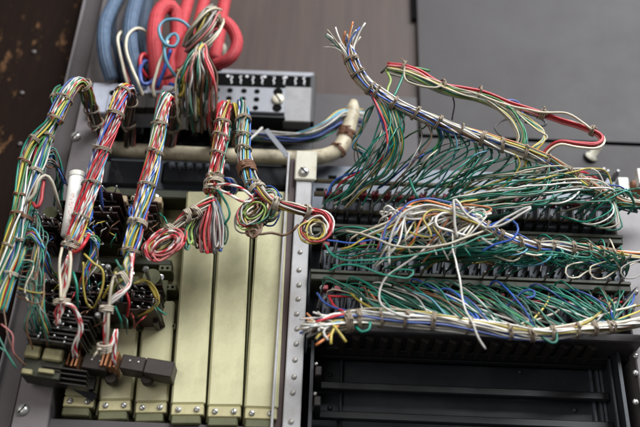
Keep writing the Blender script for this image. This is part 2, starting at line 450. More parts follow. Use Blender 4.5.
def lacing(root, path, t, R, m='twine', turns=2.2, tr=.00040, tilt=.3, knot=True):
    i = min(path.n - 2, max(1, int(round(t * (path.n - 1)))))
    c, T, N, B = path.p[i], path.T[i], path.N[i], path.B[i]
    tr *= U(.85, 1.2); turns *= U(.85, 1.25); R *= U(.96, 1.03)
    mb = MB(); pts = []; n = int(turns * 16); ph = U(0, 6.28); tl = U(-tilt, tilt); tp = U(0, 6.28); pitch = tr * 2.1
    for k in range(n + 1):
        a = ph + 2 * math.pi * turns * k / n
        pts.append(c + (N * math.cos(a) + B * math.sin(a)) * (R + tr * .6) + T * ((k / n - .5) * turns * pitch + tl * R * math.cos(a + tp)))
    mb.tube(pts, tr, 5)
    if knot:
        a = U(0, 6.28)
        d = (Vector((U(-.5, .5), -1, U(-.3, .3)))); d = (d - T * d.dot(T)).normalized(); s = T.cross(d)
        k0 = c + d * (R + tr * 1.6)
        mb.tube([k0 - s * tr * 2.6 - T * tr, k0 + d * tr * .8, k0 + s * tr * 2.6 + T * tr * 1.2], tr * 1.5, 5, rfun=lambda q: .6 + .6 * math.sin(math.pi * q))
        if U(0, 1) < .4:
            e = k0 + s * U(-.004, .004) + T * U(-.003, .003) + d * U(.001, .003) + Vector((0, 0, -U(0, .003)))
            mb.tube([k0, k0.lerp(e, .5) + d * .0008, e], tr * .9, 5)
    return mb.build('lacing_tie', M[m], root)

def coil(root, c, rx, ry, n, cols, y, thick, tilt=0, turns=1.15, r=None, depth=6):
    """a loop of spare wire: c pixel centre, rx/ry in pixels"""
    for i in range(n):
        k = U(-1, 1); a0 = U(0, 6.28); pts = []; yy = y + U(-depth, depth) * .5; e = U(-.35, .35); jx = U(-.45, .45) * thick; jz = U(-.45, .45) * thick; qx = U(.86, 1.1); qz = U(.8, 1.12)
        m = 22
        for j in range(m + 1):
            a = a0 + 2 * math.pi * turns * j / m
            ex = (rx + k * thick + 1.2 * min(1, rx / 18) * math.sin(3 * a + i)) * math.cos(a); ez = (ry + k * thick * .9) * math.sin(a + e) * qz + jz; ex = ex * qx + jx
            x = c[0] + ex * math.cos(tilt) - ez * math.sin(tilt); z = c[1] + ex * math.sin(tilt) + ez * math.cos(tilt)
            pts.append((x, z, yy + 2.5 * math.sin(a + i)))
        wire(root, pts, cols[i % len(cols)], r)

# ------------------------------------------------------------------ shared small pieces
def screw_mesh(r, h=None, slot=True, mt='screw', name='screw'):
    h = h or r * .7
    m = MB()
    m.lathe((0, 0, 0), (0, -1, 0), [(-.0004, r * .95), (h * .35, r), (h * .75, r * .82), (h, r * .45), (h * 1.02, r * .05)], 14)
    me_m = [M[mt]]
    if slot:
        m.box(-r * .8, r * .8, -h * 1.06, -h * .9, -r * .11, r * .11, 0, 1, Matrix.Rotation(.6, 4, 'Y')); me_m.append(M['hole'])
    return m.mesh(name, me_m)
SCREW_S = screw_mesh(.0018, name='rivet_screw')
RIVET = screw_mesh(.0016, slot=False, mt='rivet', name='rail_rivet')
DARK_NAIL = screw_mesh(.0017, mt='post', name='board_screw')
SCREW_M = screw_mesh(.0036, name='panel_screw')
SCREW_L = screw_mesh(.0046, .0022, mt='cream', name='large_screw')

def rect(px0, py0, px1, py1, y):
    """world X/Z limits of the box whose front face at depth y spans the two pixels"""
    a, b = P(px0, py0, y), P(px1, py1, y)
    return a.x, b.x, b.z, a.z
def boxpx(mb, px0, py0, px1, py1, y, depth, bev=.0004, m=0):
    x0, x1, z0, z1 = rect(px0, py0, px1, py1, y)
    mb.box(x0, x1, y * .001, (y + depth) * .001, z0, z1, bev, m)
    return mb

# ================================================================== LARGE STRUCTURE
Zt = P(320, -40, 40).z      # above the frame
Zb = P(320, 470, 0).z       # below the frame
XL = P(-60, 200, 30).x; XR = P(700, 200, 40).x

m = MB(); boxpx(m, 62, -40, 421, 140, 46, 3)
tag(m.build_free('cabinet_panel', M['panel_brown'], False), 'dull brown-grey steel panel behind the blue and red sleeves', 'panel')
m = MB(); m.box(P(418.5, 60, 40).x, XR, .040, .0414, P(500, 137.5, 40).z, Zt, .0004)
tag(m.build_free('cabinet_panel', M['panel_grey'], False), 'smooth mauve-grey steel sheet at top right behind the red wire harness', 'panel')
p = thing('cabinet_panel', 'pale mauve-grey steel strip behind the terminal rows, below the two upper panels', 'panel', P(470, 190, 44))
a = P(312, 93, 43); b = P(418, 95, 43); c = P(500, 141, 43)
m = MB(); m.box(a.x, b.x - .0006, .043, .046, P(470, 260, 43).z, a.z, .0005); m.build('panel_sheet', M['panel_light'], p, False)
m = MB(); m.box(b.x, XR, .0415, .046, P(470, 260, 43).z, P(500, 137.5, 40).z - .0016, .0005); m.build('panel_sheet', M['panel_grey'], p, False)
m = MB(); m.box(a.x - .02, XR, .052, .054, Zb, Zt); tag(m.build_free('cabinet_back', M['black'], False), None, None, kind='structure')

# worn wooden board on the far left
wb_ = thing('wooden_board', 'dark brown worn wooden board with scraped patches at far left', 'board', P(30, 120, 26))
x1 = P(88, 0, 24).x
m = MB(); m.box(XL - .05, P(70, 60, 24).x, .024, .040, Zb, Zt, .001); m.build('board', M['wood'], wb_, False)
for (px, py) in ((34, 52), (22, 93), (20, 144)):
    place('screw', DARK_NAIL, P(px, py, 23.6), wb_, (0, U(0, 3), 0))

# left post: lighter face and darker flange
lp = thing('rack_post', 'mauve-grey left upright post with a stepped flange and bolt heads', 'rack post', P(44, 240, 4))
xa = P(80, 90, 0).x
m = MB(); m.box(P(56, 215, 0).x, P(88, 215, 0).x, 0, .03, Zb, Zt, .0007); m.build('post_face', M['post'], lp, False)
m = MB(); m.box(P(37, 215, 10).x, P(56.5, 215, 10).x, .010, .03, Zb, Zt, .0007); m.build('post_flange', M['post_dark'], lp, False)
m = MB(); m.box(P(34.5, 215, 8).x, P(36.8, 215, 8).x, .006, .03, Zb, Zt, .0005); m.build('flange_edge', M['post'], lp, False)
for (px, py) in ((76, 137), (23, 410)):
    place('bolt', SCREW_M, P(px, py, 0), lp)

# central rail
cp = thing('rack_post', 'pale grey central upright rail studded with small round screws', 'rack post', P(297, 290, 0))
xr = P(306.5, 290, 0).x; xl = P(290, 290, 0).x; zt = P(302, 166, 0).z
m = MB(); m.box(xl, xr, 0, .026, Zb, P(305, 154, 0).z, .0006); m.build('post_face', M['post_light'], cp, False)
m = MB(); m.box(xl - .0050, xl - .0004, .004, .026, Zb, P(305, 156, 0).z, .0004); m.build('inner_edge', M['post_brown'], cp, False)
m = MB(); m.box(xl - .0066, xl - .0052, -.004, .026, Zb, P(305, 156, 0).z, .0004); m.build('outer_lip', M['post_light'], cp, False)
for py in (206, 232, 252, 270, 285, 299, 314, 329, 344, 360, 377, 393, 422):
    q = P(299, py, 0); q.x = xl + (xr - xl) * .52 + U(-.0003, .0003)
    place('rivet', RIVET, q, cp)
m = MB(); boxpx(m, 296, 150, 316, 180, -2, 1.8, .0008); bk = m.build('corner_bracket', M['cream'], cp, False)
place('screw', SCREW_M, P(304, 172, -2), bk)

# right post
rp = thing('rack_post', 'mauve-grey right upright post at the edge of the terminal rows', 'rack post', P(634, 300, 0))
m = MB(); m.box(P(626.5, 300, 0).x, P(670, 300, 0).x, 0, .03, Zb, P(620, 203, 0).z, .0008); m.build('post_face', M['post'], rp, False)
for py in (292, 356, 373, 402): place('screw', SCREW_S, P(635.5, py, 0), rp)

# ================================================================== RIGHT BAY: black chassis
ch = thing('black_chassis', 'black empty equipment chassis with cross rails below the terminal rows', 'chassis', P(470, 390, 20))
X0 = P(309.5, 385, 0).x; X1 = P(625.5, 385, 0).x
m = MB(); m.box(X0, X1, .034, .036, Zb, P(470, 345, 0).z); m.build('back_plate', M['chassis'], ch, False)
m = MB(); m.box(X1 - .002, X1, .002, .0338, Zb, P(470, 345, 0).z); m.build('side_plate', M['chassis'], ch, False)
m = MB(); m.box(X0, X0 + .002, .002, .0338, Zb, P(470, 345, 0).z); m.build('side_plate', M['chassis'], ch, False)
for py in (363, 395, 424):
    z = P(470, py, 30).z
    m = MB(); m.box(X0 + .0025, X1 - .0025, .022, .027, z - .0024, z + .0024, .0006); m.build('cross_rail', M['black'], ch, False)
    m = MB(); m.box(X0 + .003, X0 + .007, -.002, .0215, z - .003, z + .003, .0006); m.build('rail_end', M['bakelite'], ch, False)
    place('screw', SCREW_S, Vector((X0 + .0035, -.0021, z + .004)), ch).scale = (.6, .6, .6)
for px in (341, 592, 598.5, 602.5):
    x = P(px, 385, 31).x
    m = MB(); m.box(x - .0009, x + .0009, .0305, .0338, Zb, P(470, 352, 30).z, .0004); m.build('seam_strip' if px < 500 else 'upright_bar', M['chassis' if px < 500 else 'bluesteel'], ch, False)
for px in (612, 622):
    x = P(px, 385, 12).x
    m = MB(); m.box(x - .0009, x + .0009, .010, .014, Zb, P(470, 352, 30).z, .0004); m.build('upright_bar', M['chassis'], ch, False)
for (px, py) in ((330, 375), (330, 408), (520, 372), (575, 410)):
    place('screw', screw_mesh(.0016, mt='chassis', slot=False, name='dark_rivet'), P(px, py, 33.8), ch)

# ---- terminal frame: ledges, rods, back plates
tf = thing('terminal_rack', 'dark metal frame of ledges and rods carrying the three terminal rows', 'frame', P(470, 280, 10))
XA = P(312, 235, 0).x; XB = P(622, 250, 0).x
def zc(py, y=0, px=470): return P(px, py, y).z
m = MB(); m.box(P(313, 170, 24).x, P(626, 180, 24).x, .024, .027, zc(345), zc(171, 24), .0005); m.build('back_plate', M['bluesteel'], tf, False)
for (px, py) in ((332.5, 177.5), (320, 190)):
    m = MB(); boxpx(m, px - 4, py - 2.4, px + 4, py + 2.4, 23.4, .5, .0001); m.build('square_hole', M['hole'], tf, False)
for py, rad in ((187, .0016), (200, .0018), (217, .0017)):
    z = zc(py, 2); m = MB(); m.tube([Vector((XA, .002, z)), Vector(((XA + XB) / 2, .002, z)), Vector((XB, .002, z))], rad, 10); m.build('rod', M['rodm'], tf)
for py, hh, y in ((234, .0030, -4), (281, .0034, -5)):
    z = zc(py, y); m = MB(); m.box(XA, XB, y * .001, .0225, z - hh, z + hh, .0008); m.build('ledge', M['olive_dark'], tf, False)
    m = MB(); m.box(XA, XB, y * .001 - .0012, y * .001 - .0002, z + hh - .0022, z + hh + .0002, .0004); m.build('ledge_lip', M['olive_dark'], tf, False)
z = zc(333, -10); m = MB(); m.box(XA, XB, -.012, .022, z - .0028, z + .0028, .0008); m.build('ledge', M['post_dark'], tf, False)

# terminal rows
PIN = MB(); PIN.lathe((0, .006, 0), (0, -1, 0), [(0, .0006), (.0095, .0006), (.0105, .0011), (.0128, .0012), (.0142, .0007), (.0146, .0002)], 8)
PINM = PIN.mesh('terminal_pin', M['solder'])
FIN = MB(); FIN.box(-.00075, .00075, -.006, .012, -.009, .009, .0005, 0, Matrix.Rotation(.18, 4, 'Y'))
FINM = FIN.mesh('insulating_fin', M['bakelite'], smooth=False)
BLK = MB(); BLK.box(-.0035, .0035, .004, .0235, -.0085, .0085, .0006)
BLKM = BLK.mesh('jack_block', M['bluesteel'], smooth=False)
CLP = MB(); CLP.box(-.0022, .0022, -.008, -.002, -.0016, .0016, .0005)
CLPM = CLP.mesh('red_clip', mat('dark_red_fibre', (.20, .02, .03), .5), smooth=False)
NP = 25
PINS = {}
for row, (pyf, pys, lab) in enumerate(((207, (171, 196, 213), 'topmost terminal row of black fins and soldered pins under the diagonal harness'),
                                        (258, (244, 262, 274), 'middle terminal row of black fins and pins behind the loose white wires'),
                                        (303, (295, 304), 'lowest terminal row of black fins edged with a red wire above the horizontal harness'))):
    t = thing('terminal_row', lab, 'terminal strip', P(470, pyf, 5), 'terminal rows in the right bay')
    zf = zc(pyf, -4); PINS[row] = [[] for _ in pys]
    for i in range(NP):
        x = XA + .007 + (XB - XA - .014) * i / (NP - 1)
        place('jack_block', BLKM, Vector((x + .0042, 0, zf + U(-.0005, .0005))), t)
        place('insulating_fin', FINM, Vector((x, 0, zf)), t, (0, U(-.08, .08), U(-.06, .06)))
        if row != 1 or i % 3 == 0: place('red_clip', CLPM, Vector((x + .0022, -.001, zf + .004 + U(-.001, .001))), t)
        for k, py in enumerate(pys):
            if row == 0 and k == 0 and (i < 3 or i % 2 or i > 12): continue
            if row == 1 and k == 2 and RND.random() < .45: continue
            q = Vector((x + (.0035 if k % 2 else 0) + U(-.0006, .0006), -.004, zc(py, -9) + U(-.0006, .0006)))
            place('terminal_pin', PINM, q, t, (U(-.08, .08), 0, U(-.08, .08)))
            PINS[row][k].append(q + Vector((0, -.0075, 0)))
# row of slanted fins under the lowest ledge
LF = MB(); LF.box(-.0032, .0032, -.006, .018, -.0042, .0042, .0012, 0, Matrix.Rotation(.55, 4, 'Y')); LFM = LF.mesh('jack_fin', M['brownbar'], smooth=False)
jt = thing('jack_strip', 'strip of slanted dark fins under the lowest ledge', 'jack strip', P(470, 344, 0))
m = MB(); m.box(XA, XB, .010, .02, zc(351, 5), zc(338, 5), .0005); m.build('strip', M['black'], jt, False)
for i in range(19):
    x = XA + .022 + (XB - XA - .05) * i / 18; place('jack_fin', LFM, Vector((x, -.001, zc(342))), jt)

# small bright parts behind the harness at the far right
t = thing('relay_bracket', 'white and rust-brown bracket behind the harness at the far right edge', 'bracket', P(625, 185, 15))
m = MB(); boxpx(m, 618, 177, 632, 200, 14, 8); m.build('white_block', M['ivory'], t, False)
m = MB(); boxpx(m, 631.5, 180, 648, 204, 15, 8); m.build('rusty_plate', M['rust'], t, False)
m = MB(); boxpx(m, 637, 168, 655, 184, 4, 6); m.build('bright_cap', M['ivory'], t, False)
for (px, py) in ((599, 178), (603, 180), (613, 180)):
    m = MB(); m.lathe(P(px, py, 14), (0, -1, 0), [(0, .002), (.008, .002), (.009, .0012), (.012, .001)], 10); m.build('connector_pin', M['plate2'], t)
m = MB(); boxpx(m, 596, 183, 619, 205, 16, 6); m.build('blue_block', M['bluesteel'], t, False)
t = thing('panel_bolt', 'pale plastic bolt sticking out of the grey panel below the seam', 'bolt', P(594, 157, 38))
m = MB(); m.lathe(P(590, 158, 42), (.35, -.8, .35), [(0, .0045), (.002, .0045), (.0021, .0028), (.011, .0028), (.012, .002)], 12); m.build('bolt_shaft', M['cream'], t)
m = MB(); m.lathe(P(590, 158, 42.4), (.35, -.8, .35), [(-.001, .0055), (.0012, .0055)], 12); m.build('washer', M['black'], t)

# ================================================================== LEFT BAY
XM0 = P(62, 330, 16).x; XM1 = P(287, 330, 16).x
mp = thing('mounting_plate', 'olive brass-coloured backing plate behind the relays and tall covers', 'plate', P(170, 300, 18))
m = MB(); m.box(XM0, XM1, .022, .025, Zb, zc(196, 22, 170), .0004); m.build('plate', M['mount'], mp, False)
m = MB(); m.box(XM0, XM1, .006, .0215, zc(198, 6, 170), zc(190, 6, 170), .0008); m.build('top_channel', M['olive_dark'], mp, False)
for py in (262, 331):
    m = MB(); m.box(P(70, py, 12).x, P(172, py, 12).x, .010, .0215, zc(py + 3, 12, 120), zc(py - 3, 12, 120), .0006); m.build('cross_strip', M['olive_dark'], mp, False)
m = MB(); m.box(XM0, XM1, .002, .0215, Zb, zc(423, 2, 170), .0008); m.build('bottom_channel', M['panel_light'], mp, False)

def cover(pxa, pxb, ptop, pbot, yf, label, lean=0.0):
    xa, xb = P(pxa, 400, yf).x, P(pxb, 400, yf).x
    zt_, zb_ = P((pxa + pxb) / 2, ptop, yf).z, P((pxa + pxb) / 2, pbot, yf).z
    t = thing('relay_cover', label, 'cover', Vector(((xa + xb) / 2, yf * .001, zb_)), 'brass-coloured relay covers')
    f = yf * .001
    m = MB(); m.box(xa, xb, f, .0215, zb_, zt_, .0012); m.build('cover_shell', M['gold'], t, False)
    m = MB(); m.box(xa + .0005, xb - .0005, f - .0008, f + .010, zb_ - .0068, zb_ - .0004, .0006); fp = m.build('foot_plate', M['gold_foot'], t, False)
    m = MB(); m.box(xa + .001, xb - .002, f - .0022, f + .010, zb_ - .0125, zb_ - .0074, .0008); m.build('clip_lip', M['olive'], t, False)
    for k in (.24, .78):
        q = Vector((xa + (xb - xa) * k, f - .0008, zb_ - .0035)); place('screw', SCREW_S, q, fp)
    m = MB(); m.box(xb + .0005, xb + .0022, f + .004, .0214, zb_ - .010, zt_ - .002, .0005); m.build('side_channel', M['olive'], t, False)
    t.rotation_euler = (0, -lean, 0)
cover(171.2, 205.3, 190, 404, 1, 'first tall brass-coloured cover, right of the brown cross bars', 0.047)
cover(207.8, 242.3, 190, 406, 1, 'middle tall brass-coloured cover under the hanging red wire bunch', 0.036)
cover(244.8, 278.6, 190, 408, 1, 'tall brass-coloured cover next to the pale central rail', 0.014)
cover(135.5, 168, 300, 402, 6, 'short brass-coloured cover behind the end of the longer brown bar', 0.055)
cover(98.5, 132, 300, 400, 6, 'short brass-coloured cover under the twisted red and white wires', .06)
cover(63, 95, 340, 396, 6, 'low brass-coloured cover at the foot of the bay next to the left post')

# glossy black mounting boxes under the connectors
t = thing('coil_housing', 'glossy black housing at the top left of the bay, left of the second bundle', 'housing', P(125, 175, 12))
m = MB(); boxpx(m, 88, 157, 150, 188, 14, 14, .003); m.build('housing', M['gloss_black'], t, False)
t = thing('coil_housing', 'long glossy black housing with a row of studs, behind the hanging bundles', 'housing', P(220, 175, 12))
m = MB(); boxpx(m, 163, 160, 293, 188, 16, 14, .002); m.build('housing', M['gloss_black'], t, False)
for k in range(7):
    m = MB(); m.lathe(P(172 + 9 * k, 166 + .3 * k, 16), (0, -1, 0), [(0, .0024), (.002, .0024), (.003, .0012)], 10); m.build('stud', M['bluesteel'], t)
m = MB(); m.box(P(80, 192, 12).x, P(293, 192, 12).x, .012, .0245, zc(195, 12, 180), zc(189.5, 12, 180), .0008)
tag(m.build_free('support_bar', M['black'], False), 'thin black horizontal bar under the glossy housings', 'bar')

# ---- relays
SPR = MB(); SPR.box(-.0125, .0105, -.0004, .0004, -.0008, .0008)
def relay(px, py, y, label, sc=1.0, rz=0.0, label_block=True, seed=0):
    o = P(px, py, y); t = thing('relay', label, 'relay', o, 'relays with contact springs')
    Rm = Matrix.Translation(o) @ Matrix.Rotation(rz, 4, 'Y') @ Matrix.Scale(sc, 4)
    rr = random.Random(seed)
    def bx(name, mt, *b, bev=.0004):
        m = MB(); m.box(*b, bev, 0, Rm); return m.build(name, M[mt], t, False)
    bx('yoke', 'olive', -.008, .008, .004, .0215, -.019, .016)
    m = MB(); m.lathe((0, 0, 0), (0, -1, 0), [(-.02, .0055), (.004, .0055)], 14); m.v = [Rm @ (v + Vector((.0, -.004, .012))) for v in m.v]; m.build('coil', M['olive'], t)
    if label_block: bx('label_block', 'tan', -.0105, .0095, -.006, .003, .0075, .0125, bev=.0006)
    for k in range(7):
        z = .004 - k * .0033; l = rr.uniform(.010, .022); Rk = Rm; Rm = Rk @ Matrix.Rotation(rr.uniform(-.10, .10), 4, 'Y') @ Matrix.Rotation(rr.uniform(-.08, .08), 4, 'X')
        sp = bx('spring', 'bakelite' if k % 2 else 'post_brown', -.009 + rr.uniform(-.0015, .0015), .009 + rr.uniform(-.003, .001), -l, .0038, z - .0005, z + .0005, bev=.0001)
        for xx in (-.0065, -.001, .0045):
            if rr.random() < .75:
                m = MB(); xx += rr.uniform(-.001, .001); q = Vector((xx, -l, z + .0004)); e = q + Vector((rr.uniform(-.002, .002), -.006, rr.uniform(-.002, .001)))
                m.tube([Rm @ q, Rm @ q.lerp(e, .5), Rm @ e], .0006 * sc, 5); m.build('contact_pin', M['solder'], sp)
        Rm = Rk
    for xx in (-.006, .006):
        bx('insulator', 'bakelite', xx - .0016, xx + .0016, -.008, .0036, -.0185, .006)
    m = MB(); m.lathe((0, 0, 0), (0, -1, 0), [(0, .0022), (.0012, .0022), (.0018, .001)], 10); m.v = [Rm @ (v + Vector((rr.choice((-.004, .004)), -.0005, .0155))) for v in m.v]; m.build('nut', M['solder'], t)
    return t
relay(80, 222, 2, 'dark relay with contact springs behind the white printed tube', seed=1, label_block=False)
relay(111, 216, 2, 'dark relay with a tan label between the second and third bundles, upper row', seed=2)
relay(146, 217, 2, 'dark relay with a tan label right of the third bundle, upper row', seed=3)
relay(63, 300, -2, 'dark relay left of the twisted red and white wire ends, lower row', seed=4, label_block=False)
relay(92, 290, -2, 'dark relay behind the yellow wire loop between two bundles, lower row', seed=5, label_block=False)
relay(121, 296, 0, 'dark relay behind the knotted end of the third bundle, lower row', seed=6, label_block=False)
relay(151, 300, 2, 'dark relay right of the yellow loop, nearest the tall covers, lower row', seed=7, label_block=False)
relay(50, 232, -4, 'small dark relay crowded against the left post beside the white tube', .85, seed=8, label_block=False)

t = thing('loose_wiring', 'thin short wires jumping between the contact springs of the dark relays', 'wiring', P(110, 270, -10))
for i in range(46):
    x, y = U(50, 160), RND.choice((U(205, 245), U(272, 322)))
    dx, dy = U(-14, 14), U(4, 20)
    wire(t, [(x, y, -14), (x + dx * .3 + U(-4, 4), y + dy * .3, -25 - U(0, 5)), (x + dx * .8, y + dy * .7 + U(-3, 3), -23), (x + dx, y + dy, -13)], RND.choice(['black', 'dullgreen', 'brown', 'grey', 'teal', 'yellow', 'red', 'blue', 'brown', 'black', 'beige']), WR * U(.6, .85))
for (px, py) in ((170, 287), (170, 326), (165, 268)):
    m = MB(); boxpx(m, px - 6, py - 3.5, px + 6, py + 3.5, 7, 14, .0005); bb = m.build('slotted_bracket', M['olive'], mp, False)
    for k in (-1, 1):
        m = MB(); m.lathe(P(px + 2.6 * k, py, 7), (0, -1, 0), [(-.0002, .0009), (.0002, .0009)], 8); m.build('hole', M['hole'], bb)
for (px, py, lab) in ((108, 268, 'small bright round terminal head just left of the end of the third bundle'), (146, 270, 'small bright round terminal head above the yellow wires beside the third bundle'), (98, 316, 'small bright round terminal head below the point of the yellow wire loop')):
    m = MB(); m.lathe(P(px, py, -18), (0, -1, 0), [(-.014, .0014), (.0, .0014), (.0006, .0021), (.002, .0019), (.0026, .001)], 10)
    tag(m.build_free('binding_post', M['solder']), lab, 'terminal', 'bright terminal heads on the relays')

# tilted relay with two tan covers at bottom left
o = P(44, 366, -16); t = thing('relay', 'tilted relay with two greenish tan covers in front of the left post', 'relay', o, 'relays with contact springs')
Rm = Matrix.Translation(o) @ Matrix.Rotation(.10, 4, 'Y')
def bx(name, mt, *b, bev=.0004):
    m = MB(); m.box(*b, bev, 0, Rm); return m.build(name, M[mt], t, False)
bx('yoke', 'olive_dark', -.011, .011, -.002, .012, -.0075, .010)
bx('tan_cover', 'mount', -.0115, -.0025, -.006, -.0022, .0022, .0095, bev=.0008); bx('tan_cover', 'mount', -.0008, .0105, -.006, -.0022, .0018, .0092, bev=.0008)
bx('tan_strip', 'mount', -.010, -.004, -.005, -.0022, -.0075, -.0045); bx('tan_strip', 'mount', -.001, .008, -.005, -.0022, -.0055, -.003)
for k in range(8):
    z = .0105 + k * .0026; dx = k * .0009
    bx('spring', 'bakelite', -.010 + dx, .018 + dx + U(-.002, .002), -.010 - U(0, .004), .012, z - .0006, z + .0006, bev=.0002)
    for xx in (-.004, .004, .011):
        if U(0, 1) < .7:
            m = MB(); q = Vector((xx + dx, -.012, z)); e = q + Vector((U(-.001, .002), -.005, U(-.001, .001))); m.tube([Rm @ q, Rm @ q.lerp(e, .5), Rm @ e], .0006, 5); m.build('contact_pin', M['solder'], t)
for k in range(4):
    z = -.001 - k * .0022
    bx('spring', 'bakelite', .0, .026, -.004 + k * .002, .004 + k * .002, z - .0005, z + .0005, bev=.0002)

# brown spring jacks with copper contacts
def jack(px, py, y, L, label, tail):
    o = P(px, py, y); t = thing('spring_jack', label, 'jack', o, 'brown bars with copper springs')
    Rm = Matrix.Translation(o) @ Matrix.Rotation(.13, 4, 'Y')
    def bx(name, mt, *b, bev=.0004):
        m = MB(); m.box(*b, bev, 0, Rm); return m.build(name, M[mt], t, False)
    bx('bar', 'brownbar', 0, L, -.003, .009, -.0050, .0040, bev=.0006)
    if tail: bx('bar_end', 'brownbar', L + .0004, L + tail, -.004, .009, -.0056, .0040, bev=.0006)
    for k in range(4):
        bx('spring', 'copper', -.0105 + k * .0026, -.0092 + k * .0026, -.006 - .001 * (k % 2), .009, -.0062, .0054 - .0006 * k, bev=.0002)
    for k in range(2):
        place('rivet', SCREW_S, Rm @ Vector((.005 + k * .005, -.003, .0005)), t).scale = (.4, .4, .4)
    m = MB(); m.lathe(Rm @ Vector((L * 1.1, .010, -.0055)), (0, -1, 0), [(0, .0034), (.004, .0036), (.005, .003)], 14); m.build('button', M['brownbar'], t)
jack(84, 361, -8, .015, 'brown bar with copper springs under the left twisted red and white wires', 0)
jack(122, 362, -8, .014, 'long brown bar with copper springs under the right twisted red and white wires', .017)
t = thing('angle_bracket', 'dark angled bracket under the tilted relay beside the left post', 'bracket', P(78, 385, 0))
a = P(62, 378, -4); b = P(95, 398, 4)
m = MB(); m.tube([a, a.lerp(b, .5), b], .0028, 4); m.build('arm', M['black'], t, False)
m = MB(); boxpx(m, 76, 376, 94, 390, 4, 10); m.build('block', M['bakelite'], t, False)

# white printed tube
t = thing('plastic_tube', 'white plastic tube with worn red print standing left of the second bundle', 'tube', P(68, 236, -20))
a = P(77.5, 176, -36); b = P(69, 236, -33)
m = MB(); m.tube([a, a.lerp(b, .33), a.lerp(b, .66), b], .0049, 18); m.build('tube', M['tube_print'], t)
d = (a - b).normalized(); m = MB(); m.lathe(a - d * .0015, d, [(0, .0052), (.003, .0053), (.0036, .0046), (.0042, .003)], 18); m.build('cap', M['ivory'], t)

# ================================================================== CONNECTORS AT TOP
t = thing('connector_block', 'pale blue-grey connector plate with large holes behind the first two bundles', 'connector', P(130, 100, 20))
m = MB(); boxpx(m, 93, 82, 185, 116, -6, 16, .0008); m.build('plate', M['pale_plate'], t, False)
m = MB(); boxpx(m, 110, 88, 168, 113, -7.4, 1.3, .0004); m.build('face', M['pale_plate'], t, False)
for (px, py) in ((119, 89), (113, 93), (112, 106), (150, 104), (162, 104)):
    m = MB(); m.lathe(P(px, py, -7.3), (0, -1, 0), [(0, .0024), (.0003, .0024)], 14); m.build('hole', M['hole'], t)
for k in range(5):
    m = MB(); boxpx(m, 128 + 9.5 * k, 92, 134.5 + 9.5 * k, 108, -15, 7.4, .0006); m.build('plug', M['bakelite'], t, False)
m = MB(); boxpx(m, 186, 92, 212, 116, 2, 14, .0006); m.build('plug_row', M['bakelite'], t, False)

t = thing('connector_block', 'grey perforated connector plate with two rows of holes and one large slotted screw', 'connector', P(260, 100, 12))
m = MB(); boxpx(m, 213, 85, 284.5, 113, 12, 10, .0006); m.build('plate', M['plate'], t, False)
m = MB(); boxpx(m, 285, 86, 310, 122, 17, 10, .0006); m.build('end_plate', M['plate2'], t, False)
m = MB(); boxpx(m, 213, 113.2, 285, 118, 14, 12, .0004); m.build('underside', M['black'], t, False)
HOLE = MB(); HOLE.lathe((0, 0, 0), (0, -1, 0), [(-.0002, .0021), (.00025, .0021)], 14); HOLEM = HOLE.mesh('hole', M['hole'])
for (px, py) in ((217, 90), (230, 90.5), (244, 91), (257, 91.5), (229, 98.5), (243, 99), (256.5, 99.5), (216, 98.2), (255.5, 108)):
    place('hole', HOLEM, P(px, py, 12), t)
HOLE2 = MB(); HOLE2.lathe((0, 0, 0), (0, -1, 0), [(-.0002, .0034), (.0003, .0034)], 16); HOLE2M = HOLE2.mesh('large_hole', M['hole'])
for (px, py) in ((278, 92), (277, 108)): place('large_hole', HOLE2M, P(px, py, 12), t)
place('large_screw', SCREW_L, P(278, 99.5, 11.6), t, (0, .4, 0))
t = thing('fuse_strip', 'black strip with squiggly white marks and an upper steel edge above the perforated plate', 'strip', P(265, 80, 24))
m = MB(); boxpx(m, 200, 73.4, 313, 96, 22, 6, .0004); m.build('strip', M['hole'], t, False)
m = MB(); boxpx(m, 200, 71.5, 313.5, 73.2, 21, 4, .0004); m.build('top_edge', M['plate'], t, False)
m = MB(); boxpx(m, 310.5, 75, 314, 122, 20, 8, .0004); m.build('end_cheek', M['black'], t, False)
for k, px in enumerate((231.5, 240.5, 253, 262, 274, 284, 295.5, 304)):
    py = 78.2 + .02 * (px - 230); s = 1 if k % 2 else -1
    m = MB(); m.tube(smooth([(px + 1.5 * s, py - 2.4, 21.8), (px - 1.0 * s, py - 1.4, 21.6), (px + .8 * s, py + 1.6, 21.6), (px - .4 * s, py + 3.8, 21.6), (px + .8 * s, py + 5.4, 21.7)], .0008), .00040, 5); m.build('mark', M['print_white'], t)
for px in (228, 247, 265, 286):
    m = MB(); m.lathe(P(px, 76.2 + .02 * (px - 230), 22), (0, -1, 0), [(0, .0011), (.0003, .001)], 10); m.build('dot_mark', M['print_white'], t)

t = thing('shade_backdrop', 'shade drawn as a black tray behind the cream cable, below the two connector plates', 'backdrop', P(210, 135, 34))  # added black box, standing for the shade and dark wiring below the connectors
m = MB(); boxpx(m, 100, 114, 312, 164, 36, 4, .0005); m.build('shade_sheet', M['black'], t, False)
m = MB(); boxpx(m, 120, 118, 300, 121, 24, 11, .0005); m.build('backdrop_rail', M['olive_dark'], t, False)
for k in range(9):
    m = MB(); boxpx(m, 134 + 19 * k, 122 + .4 * k, 141 + 19 * k + U(-1, 2), 134 + .4 * k, 27, 8, .0005); m.build('clip', M['bakelite'], t, False)
t = thing('panel_slot', 'small dark slot at the top edge where the brown panel meets the grey one', 'slot', P(414, 8, 42))
m = MB(); boxpx(m, 411, -12, 418, 19, 42, 3, .0005); m.build('slot', M['hole'], t, False)

